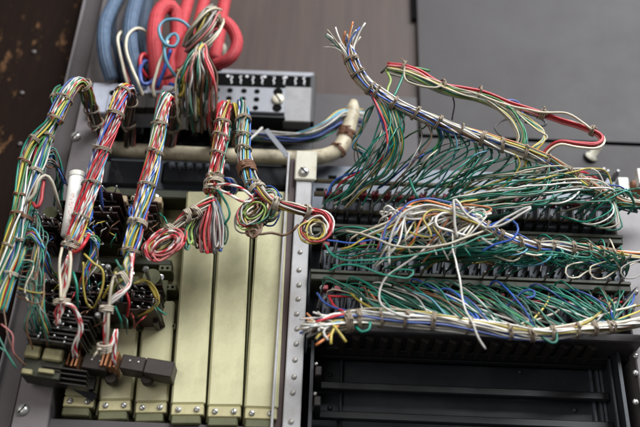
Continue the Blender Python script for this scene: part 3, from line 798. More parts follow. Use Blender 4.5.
# cream cable sheath running under the connectors
t = thing('sheathed_cable', 'thick dirty cream cable bent up at its right end under the connectors', 'cable', P(345, 150, 14))
pth = [(104, 148, 18), (150, 152, 18), (205, 155, 16), (262, 157, 14), (300, 158, 14), (325, 156, 13), (340, 148, 12), (347, 132, 12), (352, 113, 10), (354, 101, 9)]
m = MB(); m.tube(smooth(pth, .003), .0055, 14, rfun=lambda q: 1 if q < .96 else 1 - (q - .96) * 14); m.build('sheath', M['cable'], t)
pp = Path(pth)
for tt in (.86, .875, .80): lacing(t, pp, tt, .0056, 'twine_brown', tr=.0006)
t = thing('wire_bundle', 'thin loose bundle of blue, green and white wires running below the perforated plate', 'wire bundle', P(290, 137, 8))
pw = Path([(226, 134, 14), (260, 137, 10), (295, 138, 6), (315, 134, 4), (330, 125, 6), (343, 117, 10), (362, 118, 16)])
strands(t, pw, 16, ['blue', 'dullgreen', 'white', 'black', 'yellow', 'grey', 'teal', 'sky'], .0042, .3, prof=lambda q: .7 + .8 * q, wob=.5)
t = thing('plastic_tie', 'flat white plastic tie hanging below the perforated plate', 'cable tie', P(278, 145, -2))
a = P(266, 130, 2); b = P(288, 157, -3)
d = (b - a).normalized(); n = Vector((0, -1, 0)); s = d.cross(n).normalized()
m = MB()
for q in (a, b): 
    for w in (-1, 1):
        for h in (0, 1): m.v.append(q + s * w * .0017 + n * h * .0007)
for f in ((0, 1, 3, 2), (4, 6, 7, 5), (0, 4, 5, 1), (2, 3, 7, 6), (0, 2, 6, 4), (1, 5, 7, 3)): m.quad(list(f))
m.build('strap', M['plate'], t, False)
wire(t, [(247, 142, -6), (254, 135, -4), (262, 128, 2)], 'white', .0010, 'tail')

# ================================================================== BRAIDED SLEEVES AT TOP LEFT
def hose(name, label, pts, r, mt, cat='sleeve', group=None):
    pts = [(x, y, d - 24) for x, y, d in pts]; r *= .82; m = MB(); m.tube(smooth(pts, .003), r, 16)
    o = m.build_free(name, M[mt]); return tag(o, label, cat, group)
g = 'braided sleeves above the connectors'
hose('braided_sleeve', 'outermost blue braided sleeve curving in beside the left post', [(124, -14, 20), (113, 6, 14), (105, 24, 8), (103.5, 44, 6), (106, 62, 10), (112, 80, 18)], .0060, 'blue_hose', group=g)
hose('braided_sleeve', 'short blue braided sleeve just inside the outermost blue one', [(120, -14, 26), (114, 10, 26), (112, 30, 26), (117, 52, 27), (124, 84, 27)], .0050, 'navy_hose', group=g)
hose('braided_sleeve', 'thick blue braided sleeve left of the red sleeves', [(142, -14, 20), (134, 8, 10), (130, 30, 4), (131, 52, 6), (136, 72, 12), (140, 92, 20)], .0066, 'blue_hose', group=g)
hose('braided_sleeve', 'dark blue braided sleeve between the thick blue one and the first red loop', [(150, -14, 28), (144, 14, 24), (141, 40, 24), (146, 64, 24), (150, 92, 24)], .0062, 'navy_hose', group=g)
hose('braided_sleeve', 'thick red braided sleeve bent in a tight arch over the blue loop of wire', [(157, 92, 22), (156, 66, 12), (154, 40, 5), (157, 16, 4), (166, 6, 6), (175, 12, 12), (177, 36, 18), (172, 62, 20), (170, 90, 24)], .0064, 'red_hose', group=g)
hose('braided_sleeve', 'red braided sleeve running down from the top edge beside the red arch', [(192, -14, 30), (186, 8, 26), (180, 30, 24), (174, 60, 24), (168, 92, 26)], .0056, 'red_hose', group=g)
hose('braided_sleeve', 'second straight red braided sleeve running down from the top edge', [(208, -14, 30), (202, 10, 26), (196, 34, 24), (186, 64, 24), (178, 92, 26)], .0052, 'red_hose', group=g)
hose('braided_sleeve', 'rightmost straight red braided sleeve behind the drooping wire bunch', [(228, -14, 32), (223, 10, 32), (219, 36, 32), (214, 60, 32)], .0056, 'red_hose', group=g)
hose('braided_sleeve', 'red braided sleeve curled in an open ring right of the drooping wire bunch', [(178, 72, 22), (184, 48, 14), (196, 28, 8), (214, 18, 6), (230, 26, 6), (237, 42, 8), (232, 56, 10), (222, 63, 14), (214, 65, 18)], .0054, 'red_hose', group=g)
m = MB(); m.lathe(P(217, 65, -7), P(224, 63, -9) - P(214, 65, -6), [(-.004, .0048), (.002, .0048)], 14); tag(m.build_free('sleeve_band', M['black']), 'black band round the end of the red ring sleeve', 'band')
m = MB(); m.lathe(P(219, 53, 34), (.2, -1, .2), [(0, .005), (.006, .005), (.009, .003)], 14); tag(m.build_free('knob', M['cream']), 'blurred cream knob inside the red ring sleeve', 'knob')

# single loops of thick wire in front of the sleeves
t = thing('wire_loop', 'pair of beige wires looped in front of the blue sleeves', 'wire', P(130, 90, 8))
wire(t, [(x, y, d - 24) for x, y, d in [(130, 96, 14), (126, 78, 6), (121, 58, 2), (117.5, 40, 0), (120, 33, 2), (125, 33, 8), (127, 44, 14)]], 'cream', .0011)
wire(t, [(x, y, d - 24) for x, y, d in [(144, 99, 12), (139, 84, 4), (131, 66, 0), (126, 48, -2), (128, 35, -2), (136, 29, 0), (145, 31, 6), (150, 42, 14)]], 'cream', .0011)
t = thing('wire_loop', 'short red and blue wires looped low in front of the blue sleeves', 'wire', P(145, 80, 8))
wire(t, [(x, y, d - 24) for x, y, d in [(130, 84, 14), (124, 64, 10), (122, 56, 14), (121, 44, 18)]], 'red', .0013)
wire(t, [(x, y, d - 24) for x, y, d in [(124, 62, 14), (121, 50, 14), (121, 42, 18)]], 'blue', .0013)
wire(t, [(x, y, d - 24) for x, y, d in [(147, 78, 12), (141, 68, 6), (140, 58, 4), (144, 54, 6), (148, 62, 12)]], 'red', .0015)
wire(t, [(x, y, d - 24) for x, y, d in [(150, 62, 12), (143, 62, 6), (140, 76, 3), (142, 84, 4), (150, 83, 6), (156, 78, 10)]], 'blue', .0015)
t = thing('wire_loop', 'blue-green wire curled in a double ring in front of the red arch', 'wire', P(180, 80, 2))
wire(t, [(x, y, d - 24) for x, y, d in [(182, 82, 8), (174, 74, 0), (166, 60, -6), (164, 48, -8), (168, 38, -8), (175, 34, -8), (178, 40, -8), (174, 46, -9), (166, 44, -10), (160, 36, -10), (159, 28, -10), (166, 20, -10), (178, 20, -10), (189, 28, -6), (190, 38, 0)]], 'sky', .0012)
t = thing('wire_loop', 'beige and blue wires rising into the double ring', 'wire', P(156, 90, 6))
wire(t, [(x, y, d - 24) for x, y, d in [(155, 98, 10), (153, 86, 4), (158, 68, -2), (164, 52, -6), (168, 41, -8)]], 'cream', .0011)
wire(t, [(x, y, d - 24) for x, y, d in [(157, 88, 8), (162, 74, 2), (167, 60, -2), (171, 50, -4)]], 'blue', .0014)
wire(t, [(x, y, d - 24) for x, y, d in [(168, 92, 10), (176, 88, 4), (182, 80, 2)]], 'cream', .0011)
wire(t, [(x, y, d - 24) for x, y, d in [(162, 78, 12), (172, 76, 8), (186, 64, 6), (196, 54, 8)]], 'red', .0016)
wire(t, [(x, y, d - 24) for x, y, d in [(170, 84, 10), (178, 86, 6), (190, 84, 4)]], 'blue', .0013)

# ================================================================== LEFT BUNDLES
MULTI = ['teal', 'yellow', 'white', 'red', 'lime', 'beige', 'green', 'red/white', 'teal/white', 'brown', 'blue', 'white', 'dullgreen', 'yellow']
REDW = ['red', 'red/white', 'white/red', 'red', 'white', 'blue', 'red/white', 'red', 'white', 'sky', 'red/white', 'yellow', 'red', 'blue/white', 'white/red']
RAIN = ['blue', 'yellow', 'white', 'teal', 'red/white', 'white/red', 'sky', 'lime', 'red', 'blue/white', 'white', 'yellow', 'red/white', 'teal', 'white/blue', 'red']
DULL = ['brown', 'grey', 'dullgreen', 'beige', 'black', 'brown', 'pink']

# first bundle
t = thing('wire_bundle', 'leftmost laced bundle of green, yellow and red wires arching over and splitting in two', 'wire bundle', P(79, 82, -46), 'laced wire bundles in the left bay')
pa = Path([(104, 152, 12), (98, 130, -2), (91, 108, -22), (86, 90, -40), (79, 82, -47), (70, 90, -50), (61, 107, -50), (54, 122, -50)])
strands(t, pa, 20, MULTI, .0046, .25, t0=.42)
strands(t, pa, 18, DULL, .0040, .25, t1=.44)
pb = Path([(61, 107, -50), (47, 126, -50), (32, 143, -49), (24, 163, -47), (20, 190, -45), (17, 215, -44), (9, 243, -42), (2, 265, -40), (-8, 292, -38)])
strands(t, pb, 13, ['teal', 'yellow', 'lime', 'white', 'teal', 'beige', 'green', 'brown', 'white/red'], .0032, .5)
pc = Path([(61, 107, -48), (52, 126, -47), (45, 142, -46), (37, 168, -44), (29, 198, -42), (24, 226, -40), (18, 255, -38), (8, 282, -36), (0, 312, -34)])
strands(t, pc, 18, ['white', 'red', 'teal', 'white', 'yellow', 'blue', 'white/red', 'teal', 'green', 'sky'], .0039, .5)
for tt, mm in ((.24, 'twine'), (.36, 'twine'), (.60, 'twine'), (.82, 'twine'), (.99, 'twine')): lacing(t, pa, tt, .0050, mm)
for (px, py, mm) in ((34, 141, 'twine'), (24, 164, 'twine_brown'), (21, 194, 'twine_brown'), (17, 214, 'twine_brown'), (10, 244, 'twine')): lacing(t, pb, pb.tx(px, py), .0036, mm)
for (px, py, mm) in ((47, 137, 'twine'), (35, 172, 'twine_pale'), (25, 217, 'twine_brown'), (20, 239, 'twine'), (9, 272, 'twine_pale')): lacing(t, pc, pc.tx(px, py), .0044, mm)
# its stub and the fan of wires going to the relays
ps = Path([(61, 89, -40), (57, 92, -44), (55, 100, -46), (58, 108, -48)])
strands(t, ps, 8, ['teal', 'green', 'yellow', 'brown'], .0026, .2); lacing(t, ps, .6, .0030)
fan = ['dullgreen', 'teal', 'brown', 'grey', 'dullgreen', 'dullgreen', 'yellow', 'black', 'brown', 'dullgreen', 'teal', 'brown', 'beige']
for i in range(22):
    ex, ey = 28 + U(0, 32), 332 + U(0, 18); sx, sy = (27 - i * .5, 212 + i * 4.0)
    w = U(0, 14)
    wire(t, [(sx, sy, -38), (sx + 10 + w, sy + U(-4, 8), -42), (22 + w + U(0, 14), 285 + U(-12, 14), -40), (ex - 6, 318 + U(-8, 8), -36), (ex, ey, -26)], fan[i % len(fan)], WR * .78)
for i in range(9):
    wire(t, [(20 + i, 252 - i * 3, -40), (26 + i * 1.2, 238 - i, -44), (36 + i, 244 + U(-4, 4), -42), (42 + i, 262 + U(-3, 6), -34), (52 + U(0, 6), 278 + U(-4, 4), -20)], ['dullgreen', 'blue', 'teal', 'brown', 'yellow', 'blue', 'red', 'green', 'sky'][i], WR * .9)
for i in range(16):
    wire(t, [(40 + U(-2, 2), 152 + U(-4, 16), -42), (50 + U(-3, 5), 150 + U(-4, 18), -38), (58 + U(-2, 6), 166 + U(-3, 14), -30), (56 + U(-3, 12), 190 + U(-8, 20), -16)], RND.choice(['dullgreen', 'black', 'teal', 'yellow', 'brown', 'blue', 'dullgreen']), WR * .9)
wire(t, [(26, 203, -46), (33, 195, -48), (39, 181, -50), (46, 176, -49), (52, 182, -46), (57, 198, -38), (61, 212, -26)], 'cream', .0011)
wire(t, [(33, 203, -46), (37, 208, -48), (41, 200, -48), (44, 180, -46)], 'red', .0011)
for i in range(4): wire(t, [(4 - i, 300 + 8 * i, -36), (6 + i * 2, 335, -34), (14, 352, -30), (26, 366, -24)] if i % 2 else [(-4, 330 + i * 8, -36), (6, 352, -34), (16, 368, -30)], ['teal', 'brown', 'dullgreen', 'pink'][i], WR * .9)

def simple_bundle(label, pts, n, cols, R0, ties, twist=.6, tie_m='twine', back=None, root=None, prof=None, R_t=None):
    t = thing('wire_bundle', label, 'wire bundle', V(pts[0]), 'laced wire bundles in the left bay')
    pth = Path(pts); strands(t, pth, n, cols, R0, twist, prof=prof)
    for q in ties: lacing(t, pth, pth.tx(*q), (R_t or R0) + .0005, tie_m)
    if back:
        pk = Path(back); strands(t, pk, 12, DULL, R0 * .8, .3)
        for tt in (.35, .7): lacing(t, pk, tt, R0 * .8 + .0006, 'twine')
    return t, pth

t2, p2 = simple_bundle('laced bundle of mostly red and white wires in front of the white printed tube', [(129, 96, -34), (127, 90, -44), (121, 96, -48), (115, 116, -48), (106, 140, -46), (98, 162, -44), (90, 188, -42), (82, 214, -40), (75, 236, -38), (69, 250, -36)], 26, REDW, .0047,
    [(123, 93, -47), (112, 119), (100, 151), (92, 183), (81, 217), (72, 238)], .9, back=[(128, 91, -44), (131, 96, -32), (129, 115, -12), (129, 132, 4), (130, 146, 14)])
lacing(t2, p2, p2.tx(68, 247), .0055, 'twine_pale', 2.4, .00048)
# its tail: twisted pairs and strings
for i in range(7):
    c = ['red/white', 'white/red', 'white', 'red', 'beige', 'red/white', 'white/red'][i]
    wire(t2, [(70 + i % 4, 249, -37), (66 + U(-4, 5), 262, -40), (64 + U(-5, 6), 280, -38), (62 + U(-2, 3), 298, -37), (59 + U(-6, 4), 312, -36), (56 + U(-3, 5), 324 + U(-4, 3), -33)], c, WR * 1.25)
for i in range(5):
    c = ['red/white', 'white/red', 'red', 'white', 'white/red'][i]
    wire(t2, [(62, 305, -38), (66 + i * .6, 304, -42), (72 + i, 308, -42), (78 + U(-1, 2), 318, -38), (80 + U(-1, 2), 330, -34), (75 + U(-2, 2), 346, -28), (75 + U(-2, 3), 358, -22)], c, WR * 1.2)
for (px, py) in ((62, 302),):
    pq = Path([(66, 285, -38), (62, 300, -38), (58, 316, -36)]); lacing(t2, pq, .5, .0040, 'twine_pale', 3.2, .0005)
wire(t2, [(62, 248, -42), (60, 262, -44), (60, 280, -43), (61, 300, -42)], 'beige', .0009, 'twine_end'); wire(t2, [(70, 252, -44), (70, 268, -44), (67, 285, -43), (62, 300, -42)], 'beige', .0011, 'twine_end')
for i in range(18):
    c = ['blue', 'teal', 'yellow', 'red', 'green', 'dullgreen', 'white', 'blue', 'brown'][i % 9]
    wire(t2, [(74 + U(-2, 2), 240 + U(-3, 3), -34), (86 + U(-3, 4), 232 + U(-5, 6), -34), (94 + U(-3, 5), 240 + U(-3, 6), -30), (93 + U(-4, 4), 258 + U(-4, 6), -26), (84 + U(-3, 5), 276 + U(-8, 8), -22), (78 + U(-3, 16), 298 + U(-6, 6), -12)], c, WR)
wire(t2, [(72, 252, -40), (78, 251, -44), (84, 244, -45), (89, 235, -40)], 'red', .0011)
wire(t2, [(84, 254, -40), (93, 262, -40), (102, 270, -38), (103, 284, -34), (98, 300, -30), (92, 308, -22), (86, 302, -24), (83, 285, -28), (83, 262, -34)], 'yellow', .0007)
wire(t2, [(73, 272, -36), (76, 285, -36), (77, 300, -30), (77, 312, -20)], 'teal', .0008)

t3, p3 = simple_bundle('laced bundle of blue, yellow, white and red wires hanging from below the drooping bunch', [(169, 104, -32), (166, 98, -42), (162, 110, -46), (159, 126, -46), (155, 150, -44), (149, 176, -42), (142, 205, -40), (135, 234, -38), (130, 256, -36)], 26, RAIN, .0048,
    [(160, 124), (157, 152), (150, 185), (140, 221), (133, 250)], .8, back=[(168, 102, -38), (172, 112, -20), (172, 128, 0), (170, 146, 12)])
lacing(t3, p3, p3.tx(141, 220), .0056, 'twine_pale', 3, .0005)
for i in range(13):
    c = ['yellow', 'teal', 'blue', 'white', 'sky', 'red/white', 'lime', 'white/red'][i % 8]
    wire(t3, [(131 + U(-3, 3), 251, -37), (127 + U(-6, 6), 264, -40), (125 + U(-8, 7), 276, -38), (118 + U(-4, 8), 284 + U(-2, 2), -35), (112 + U(-2, 12), 298 + U(-4, 6), -22)], c, WR)
for i in range(6):
    c = ['red/white', 'white/red', 'white', 'red', 'red/white', 'white'][i]
    wire(t3, [(132 + U(-2, 3), 252, -40), (132 + U(-2, 2), 272, -42), (127 + U(-2, 2), 288, -43), (114 + U(-2, 3), 297 + U(-3, 3), -42), (107 + U(-2, 2), 308, -40), (105 + U(-2, 2), 330, -36), (104 + U(-2, 2), 350, -30)], c, WR * 1.3)
pq = Path([(130, 278, -40), (122, 282, -40), (112, 290, -40)]); lacing(t3, pq, .3, .0052, 'twine_pale', 3, .0005)
pq = Path([(108, 300, -41), (106, 312, -40), (105, 335, -36), (104, 352, -30)]); lacing(t3, pq, .2, .0034, 'twine_pale', 3, .0005); lacing(t3, pq, .92, .0034, 'twine_pale', 4, .00055)
wire(t3, [(118, 284, -42), (114, 276, -44), (110, 292, -44), (109, 315, -41), (108, 334, -38), (106, 352, -33)], 'beige', .0009, 'twine_end')
for c, dx in (('red/white', 0), ('white/red', 2.2)):
    wire(t3, [(106 + dx, 352, -31), (110 + dx, 344, -32), (115 + dx, 330, -33), (114 + dx, 342, -30), (112 + dx, 356, -26), (113 + dx, 365, -22)], c, WR * 1.3)
for k in range(3):
    wire(t3, [(134, 284, -34), (144 + k, 279 + k, -32), (152 + k * 2, 290, -28), (156 + k * 1.5, 302, -24), (150, 309 + k, -20), (138, 316, -12)], 'yellow', .00065)
wire(t3, [(126, 292, -30), (129, 302, -28), (127, 318, -18)], 'red', .0007); wire(t3, [(115, 306, -30), (120, 320, -26), (122, 328, -14)], 'teal', .0007)
wire(t3, [(122, 270, -40), (118, 264, -42), (116, 260, -42)], 'teal', .0007); wire(t3, [(103, 298, -26), (110, 286, -36), (116, 276, -40), (115, 272, -42)], 'yellow', .0008)

t4, p4 = simple_bundle('laced bundle of bright red wires ending in a heavy hanging bunch of folded loops', [(227, 112, -20), (225, 106, -32), (223, 118, -38), (221, 136, -38), (218, 156, -37), (215, 176, -36), (212, 194, -36)], 24, ['teal', 'yellow', 'brown', 'red', 'lime', 'red', 'white', 'red', 'red/white', 'red', 'yellow', 'red', 'red/white', 'red', 'white/red', 'red', 'red', 'red/white', 'red', 'cream', 'red', 'red', 'red/white', 'white/red', 'red', 'red', 'yellow', 'red', 'red/white', 'red', 'teal'], .0047,
    [(224, 116), (222, 130), (220, 150), (217, 170), (214, 186)], .5, back=[(222, 108, -30), (217, 116, -16), (216, 132, 0), (216, 146, 12)])
lacing(t4, p4, p4.tx(214, 184, -37), .0056, 'twine_pale', 3, .0005); lacing(t4, p4, p4.tx(213, 192, -37), .0054, 'twine_pale', 3, .0005)
for i in range(34):
    c = ['red', 'brown', 'pink', 'grey', 'red', 'beige', 'red', 'white', 'black', 'red', 'grey', 'brown', 'pink', 'red', 'grey', 'cream'][i % 16] if 6 < i < 31 else ['teal', 'blue', 'dullgreen'][i % 3] if i > 6 else ['lime', 'yellow', 'teal', 'lime', 'grey', 'white', 'green'][i]
    x = 189 + i * 1.05 + U(-1, 1); yb = 251 - abs(x - 210) * .15 + U(-11, 3); y0 = -36 + U(-7, 7)
    if i < 7: x = 186 + U(-3, 8); yb = 240 + U(-3, 10)
    wire(t4, [(212 + U(-2, 2), 193, -37), (208 + (x - 205) * .55, 210, y0 - 3), (x - 2.2, 230, y0 - 2), (x - 1.4, yb - 3, y0), (x + .3, yb, y0 + 1), (x + 2, yb - 3, y0 + 2), (x + 2.4, 228, y0 + 3), (211 + (x - 205) * .5, 208, y0 + 3), (213 + U(-2, 2), 195, -34)], c, WR * 1.05)
pbk = Path([(212, 200, -40), (204, 206, -44), (194, 213, -45), (184, 218, -45), (176, 226, -45), (168, 234, -44)])
strands(t4, pbk, 12, ['beige', 'yellow', 'black', 'red', 'white', 'brown', 'cream'], .0030, .5)
for tt in (.45, .56, .92): lacing(t4, pbk, tt, .0038, 'twine_pale', 3.2, .0005)
coil(t4, (164, 244), 16, 7, 28, ['red', 'red/white', 'black', 'red', 'yellow', 'red/white', 'brown', 'pink', 'white', 'red', 'pink'], -42, 6, -.52, 1.0, depth=14)

t5, p5 = simple_bundle('laced bundle of yellow, blue and green wires that coils up beside the central rail', [(238, 112, -18), (240, 105, -30), (243, 113, -36), (243, 132, -37), (243.5, 152, -37), (247, 170, -37), (253, 184, -38), (261, 196, -39)], 22, ['yellow', 'blue', 'teal', 'white', 'yellow', 'lime', 'red/white', 'yellow', 'sky', 'white/blue', 'green', 'grey'], .0043,
    [(243, 114), (243, 129), (243, 144), (245, 159), (250, 178)], .6, back=[(239, 108, -28), (236, 114, -14), (235, 130, 2), (236, 144, 12)])
lacing(t5, p5, p5.tx(247, 168, -37), .0052, 'twine_brown', 4.5, .0006); lacing(t5, p5, p5.tx(258, 192, -38), .0052, 'twine_pale', 3, .0005)
coil(t5, (254, 212), 15, 9, 24, ['grey', 'red', 'white', 'brown', 'yellow', 'lime', 'black', 'beige', 'red', 'teal'], -38, 7.5, -.75, 1.05, depth=14)
coil(t5, (268, 205), 11, 16, 9, ['grey', 'teal', 'lime', 'dullgreen', 'yellow', 'blue'], -34, 3, .3, 1.0, depth=8)
ptl = Path([(258, 190, -42), (268, 199, -44), (280, 205, -44), (293, 208, -43), (307, 211, -40), (318, 214, -37)])
strands(t5, ptl, 11, ['red', 'yellow', 'black', 'white', 'red', 'cream', 'brown'], .0029, .5)
for tt in (.36, .42, .80, .84): lacing(t5, ptl, tt, .0036, 'twine_pale', 2.4, .00048)
coil(t5, (315, 230), 12, 11, 17, ['black', 'yellow', 'white', 'red', 'cream', 'black', 'red', 'yellow', 'brown'], -37, 5.5, -.5, 1.3, depth=12)
strands(t5, Path([(307, 211, -40), (324, 213, -40), (332, 222, -40), (331, 234, -40)]), 6, ['red', 'pink', 'white', 'red', 'black'], .0024, .2)
wire(t5, [(214, 185, -42), (226, 184, -46), (240, 187, -48), (248, 194, -48), (252, 200, -46), (244, 202, -46), (232, 196, -46), (220, 190, -44)], 'white/red', .0009)
for c, dx in (('blue', 0), ('blue', 3), ('white', 5)):
    wire(t5, [(224, 178, -28), (229 + dx, 180, -30), (233 + dx, 188, -28), (230 + dx, 194, -24)], c, .0008)
wire(t5, [(218, 190, -40), (227, 205, -42), (228, 218, -40), (222, 226, -36)], 'teal', .0007)
t = thing('tie_wire', 'rusty brown tie wire twisted under the coil and strung to the central rail', 'wire', P(252, 235, -40))
wire(t, [(256, 224, -44), (259, 230, -46), (254, 236, -46), (248, 235, -44), (246, 231, -42), (252, 231, -46), (260, 234, -46), (272, 233, -44), (284, 235, -40), (292, 231, -32), (298, 225, -20)], 'brown', .0008)
wire(t, [(262, 224, -44), (260, 232, -46), (253, 238, -46), (249, 232, -46), (256, 230, -47), (257, 236, -45)], 'brown', .0008)

# drooping bunch at the very top
t = thing('wire_bundle', 'drooping multicoloured wire bunch tied at its raised tip between the red sleeves', 'wire bundle', P(205, 30, -8), 'laced wire bundles in the left bay')
pd = Path([(213, 15, -38), (209, 22, -42), (205, 32, -42), (198, 42, -38), (191, 50, -30)])
strands(t, pd, 34, ['beige', 'yellow', 'grey', 'beige', 'brown', 'cream', 'grey', 'pink', 'black', 'beige', 'cream', 'brown'], .0090, .2, prof=lambda q: .55 + .55 * math.sin(math.pi * min(1, q * .75 + .15)), r=.00085)
lacing(t, pd, .1, .0062, 'twine', 2.4, .0007); lacing(t, pd, .24, .0080, 'twine', 1.8, .0006)
for i in range(40):
    c = ['beige', 'dullgreen', 'grey', 'brown', 'dullgreen', 'brown', 'cream', 'yellow', 'grey', 'grey', 'pink'][i % 11]
    ex = 178 + i * .95 + U(-2, 2)
    if i > 26: c = ['red', 'brown', 'pink', 'brown', 'grey', 'red'][i % 6]
    wire(t, [(206 + U(-6, 6), 36 + U(-8, 8), -38 + U(-3, 3)), (199 + (ex - 198) * .4, 54 + U(-4, 4), -42 + U(-4, 6)), (ex + U(-2, 3), 76 + U(-6, 6), -36 + U(-6, 6)), (ex + U(-3, 2), 100 + U(-8, 16), -24 + U(-3, 5)), (ex + U(-5, 5), 116 + U(-4, 18), -6)], c, .00085)
wire(t, [(178, 116, -14), (180, 100, -24), (182, 84, -32), (186, 66, -36), (192, 54, -38)], 'yellow', .001); wire(t, [(170, 100, -20), (182, 94, -30), (184, 80, -34), (178, 70, -30)], 'yellow', .001)

# small blue curls near the relays
t = thing('wire_loop', 'small blue and green wire curl beside the third bundle above the relays', 'wire', P(133, 212, -16))
wire(t, [(140, 204, -16), (132, 207, -20), (129, 214, -22), (134, 220, -22), (139, 214, -18)], 'blue', .0009); wire(t, [(146, 206, -10), (136, 202, -18), (130, 204, -14)], 'teal', .0008)
t = thing('wire_loop', 'dark blue wires running down behind the second bundle', 'wire', P(100, 200, -16))
wire(t, [(98, 180, -30), (101, 192, -24), (103, 206, -16), (105, 214, -8)], 'blue', .0011); wire(t, [(88, 224, -30), (92, 216, -28), (91, 208, -26)], 'blue', .001)

# ================================================================== RIGHT HARNESSES
CREAMS = ['white', 'cream', 'white', 'yellow', 'brown', 'white', 'cream', 'blue', 'orange', 'white', 'beige', 'teal', 'white/blue', 'cream']
TEALS = ['teal'] * 14 + ['dullgreen'] * 6 + ['white', 'beige', 'cream', 'grey', 'yellow', 'brown', 'teal', 'green', 'sky', 'blue']
h1 = thing('wire_harness', 'long diagonal laced harness with a frayed upper end and green drop wires', 'wire harness', P(356, 70, -62), 'laced harnesses in the right bay')
ph1 = Path([(350, 57, -64), (356, 70, -62), (366, 84, -60), (377, 93, -58), (393, 103, -56), (415, 113, -53), (437, 122, -50), (465, 132, -47), (480, 137.5, -45), (505, 146, -42), (527, 153, -39), (549, 162, -36), (570, 175, -33), (586, 184, -30), (609, 196, -26), (627, 203, -22), (660, 204, -20)])
strands(h1, ph1, 22, CREAMS, .0039, .8, prof=lambda q: 1.0 if q < .75 else 1 - (q - .75) * 1.3, fray0=.023)
for (px, py) in ((356, 68), (365, 82), (373, 91), (381, 95.5), (394, 104), (415, 113), (437, 122), (461, 131), (482, 138), (504, 146), (527, 153), (549, 162), (570, 175), (585, 183), (596, 190), (609, 196)):
    tt = ph1.tx(px, py, -45); q = 1.0 if tt < .75 else 1 - (tt - .75) * 1.3
    lacing(h1, ph1, tt, .0043 * q + .0002, 'twine', 2.2, .00042)
allp = [p for k in (0, 1, 1, 2, 1, 2) for p in PINS[0][k]]
RND.shuffle(allp)
xh0 = P(372, 90, -58).x; xh1 = P(626, 203, -24).x
for i, pin in enumerate(allp[:118]):
    f = (pin.x - XA) / (XB - XA)
    hx = min(max(pin.x + U(.012, .045) * (1.15 - .5 * f), xh0), xh1)
    if f < .18: hx = xh0 + U(0, .016)
    tt = ph1.tX(hx); b = ph1.at(tt); dz = b.z - pin.z; tg = ph1.tan(tt)
    bulge = U(.003, .016) + max(0, (.030 - dz)) * .25
    s0 = b - tg * U(.004, .01); s0.y += U(-.002, .002)
    e = pin
    out = -U(.004, .018)
    m1 = Vector((b.x + bulge * .6, b.y + .006 + U(-.004, .006), b.z - dz * U(.22, .36)))
    m2 = Vector((e.x + (b.x - e.x) * U(.55, .8) + bulge * .5, min(b.y * .55, -.012) + out, e.z + dz * U(.22, .42)))
    m3 = Vector((e.x + (b.x - e.x) * U(.16, .3) + .002, e.y - U(.006, .014), e.z + dz * U(.06, .14) + U(-.001, .002)))
    wire(h1, [s0, b, m1, m2, m3, e + Vector((.0008, -.0012, .0006)), e + Vector((0, .0015, 0))], RND.choice(TEALS), WR * U(.85, 1.0), step=.003)
# the blue and red pair and yellowish wires at its left end
wire(h1, [(366, 82, -60), (374, 100, -58), (383, 122, -54), (388, 145, -48), (382, 158, -40), (360, 171, -28), (335, 180, -18), (327, 195, -12)], 'blue', .0008)
wire(h1, [(368, 84, -60), (376, 104, -58), (385, 126, -54), (387, 146, -50), (380, 160, -42), (360, 172, -30), (342, 182, -20), (336, 190, -12)], 'red', .00066)
for i in range(13):
    c = ['cream', 'teal', 'beige', 'teal', 'yellow', 'teal', 'dullgreen'][i % 7]
    wire(h1, [(368 + i, 86 + i * .7, -58), (375 + i * 1.6, 105, -56), (386 + i * 1.3, 130, -50), (388 + i * 1.2, 150, -42), (370 + i * 2, 172 + U(-4, 4), -32), (350 + i, 190 + U(-5, 5), -22), (334 + i * 1.2, 202 + U(-6, 6), -12)], c, WR * .95)
for i in range(7):
    c = ['teal', 'cream', 'yellow', 'sky', 'white', 'beige', 'teal'][i]
    wire(h1, [(374, 100 + i, -54), (372 - i, 112, -48), (362 - U(0, 4), 132, -40), (358 - U(0, 6), 142 + U(-4, 6), -34), (354 + U(0, 16), 154, -24), (353 + U(-1, 20), 167, -12)], c, WR * .9)
wire(h1, [(409, 178, -30), (414, 190, -36), (418, 199, -34)], 'teal', .00086)
for i in range(26):   # wide green sweeps at the right
    hx = U(545, 622); tt = ph1.tX(P(hx, 190, -30).x); b = ph1.at(tt); yb = 172 + U(0, 36)
    wire(h1, [b, (hx - U(10, 24), yb - U(2, 8), -36 + U(-6, 6)), (hx - U(50, 80), yb + U(-3, 3), -34 + U(-8, 6)), (hx - U(95, 125), yb + U(4, 12), -24), (hx - U(118, 140), yb + U(16, 24), -11)], RND.choice(['teal', 'teal', 'teal', 'cream', 'beige', 'white', 'dullgreen', 'yellow']), WR)
for k in range(5):
    wire(h1, [(600 + k * 4, 196 + k, -26), (612 + k, 206, -30), (606 + k * 4, 214 + k * 3, -30), (585 + k * 6, 222 + k * 2, -26), (560 + k * 9, 216 + k * 2, -14)], ['teal', 'white', 'teal', 'cream', 'teal'][k], WR)
for k in range(3):
    wire(h1, [(575 + 5 * k, 215 + 4 * k, -12), (592 + 4 * k, 200 + 3 * k, -30), (614 + 3 * k, 189 + 2 * k, -34), (627 + k, 192, -34), (634, 204, -28), (628, 214, -20)], 'teal', WR * 1.15)
wire(h1, [(574, 173, -20), (583, 172, -10), (592, 176, 4), (598, 180, 10)], 'red', .00086); wire(h1, [(576, 178, -20), (590, 178, -8), (598, 184, 6)], 'pink', .00086)

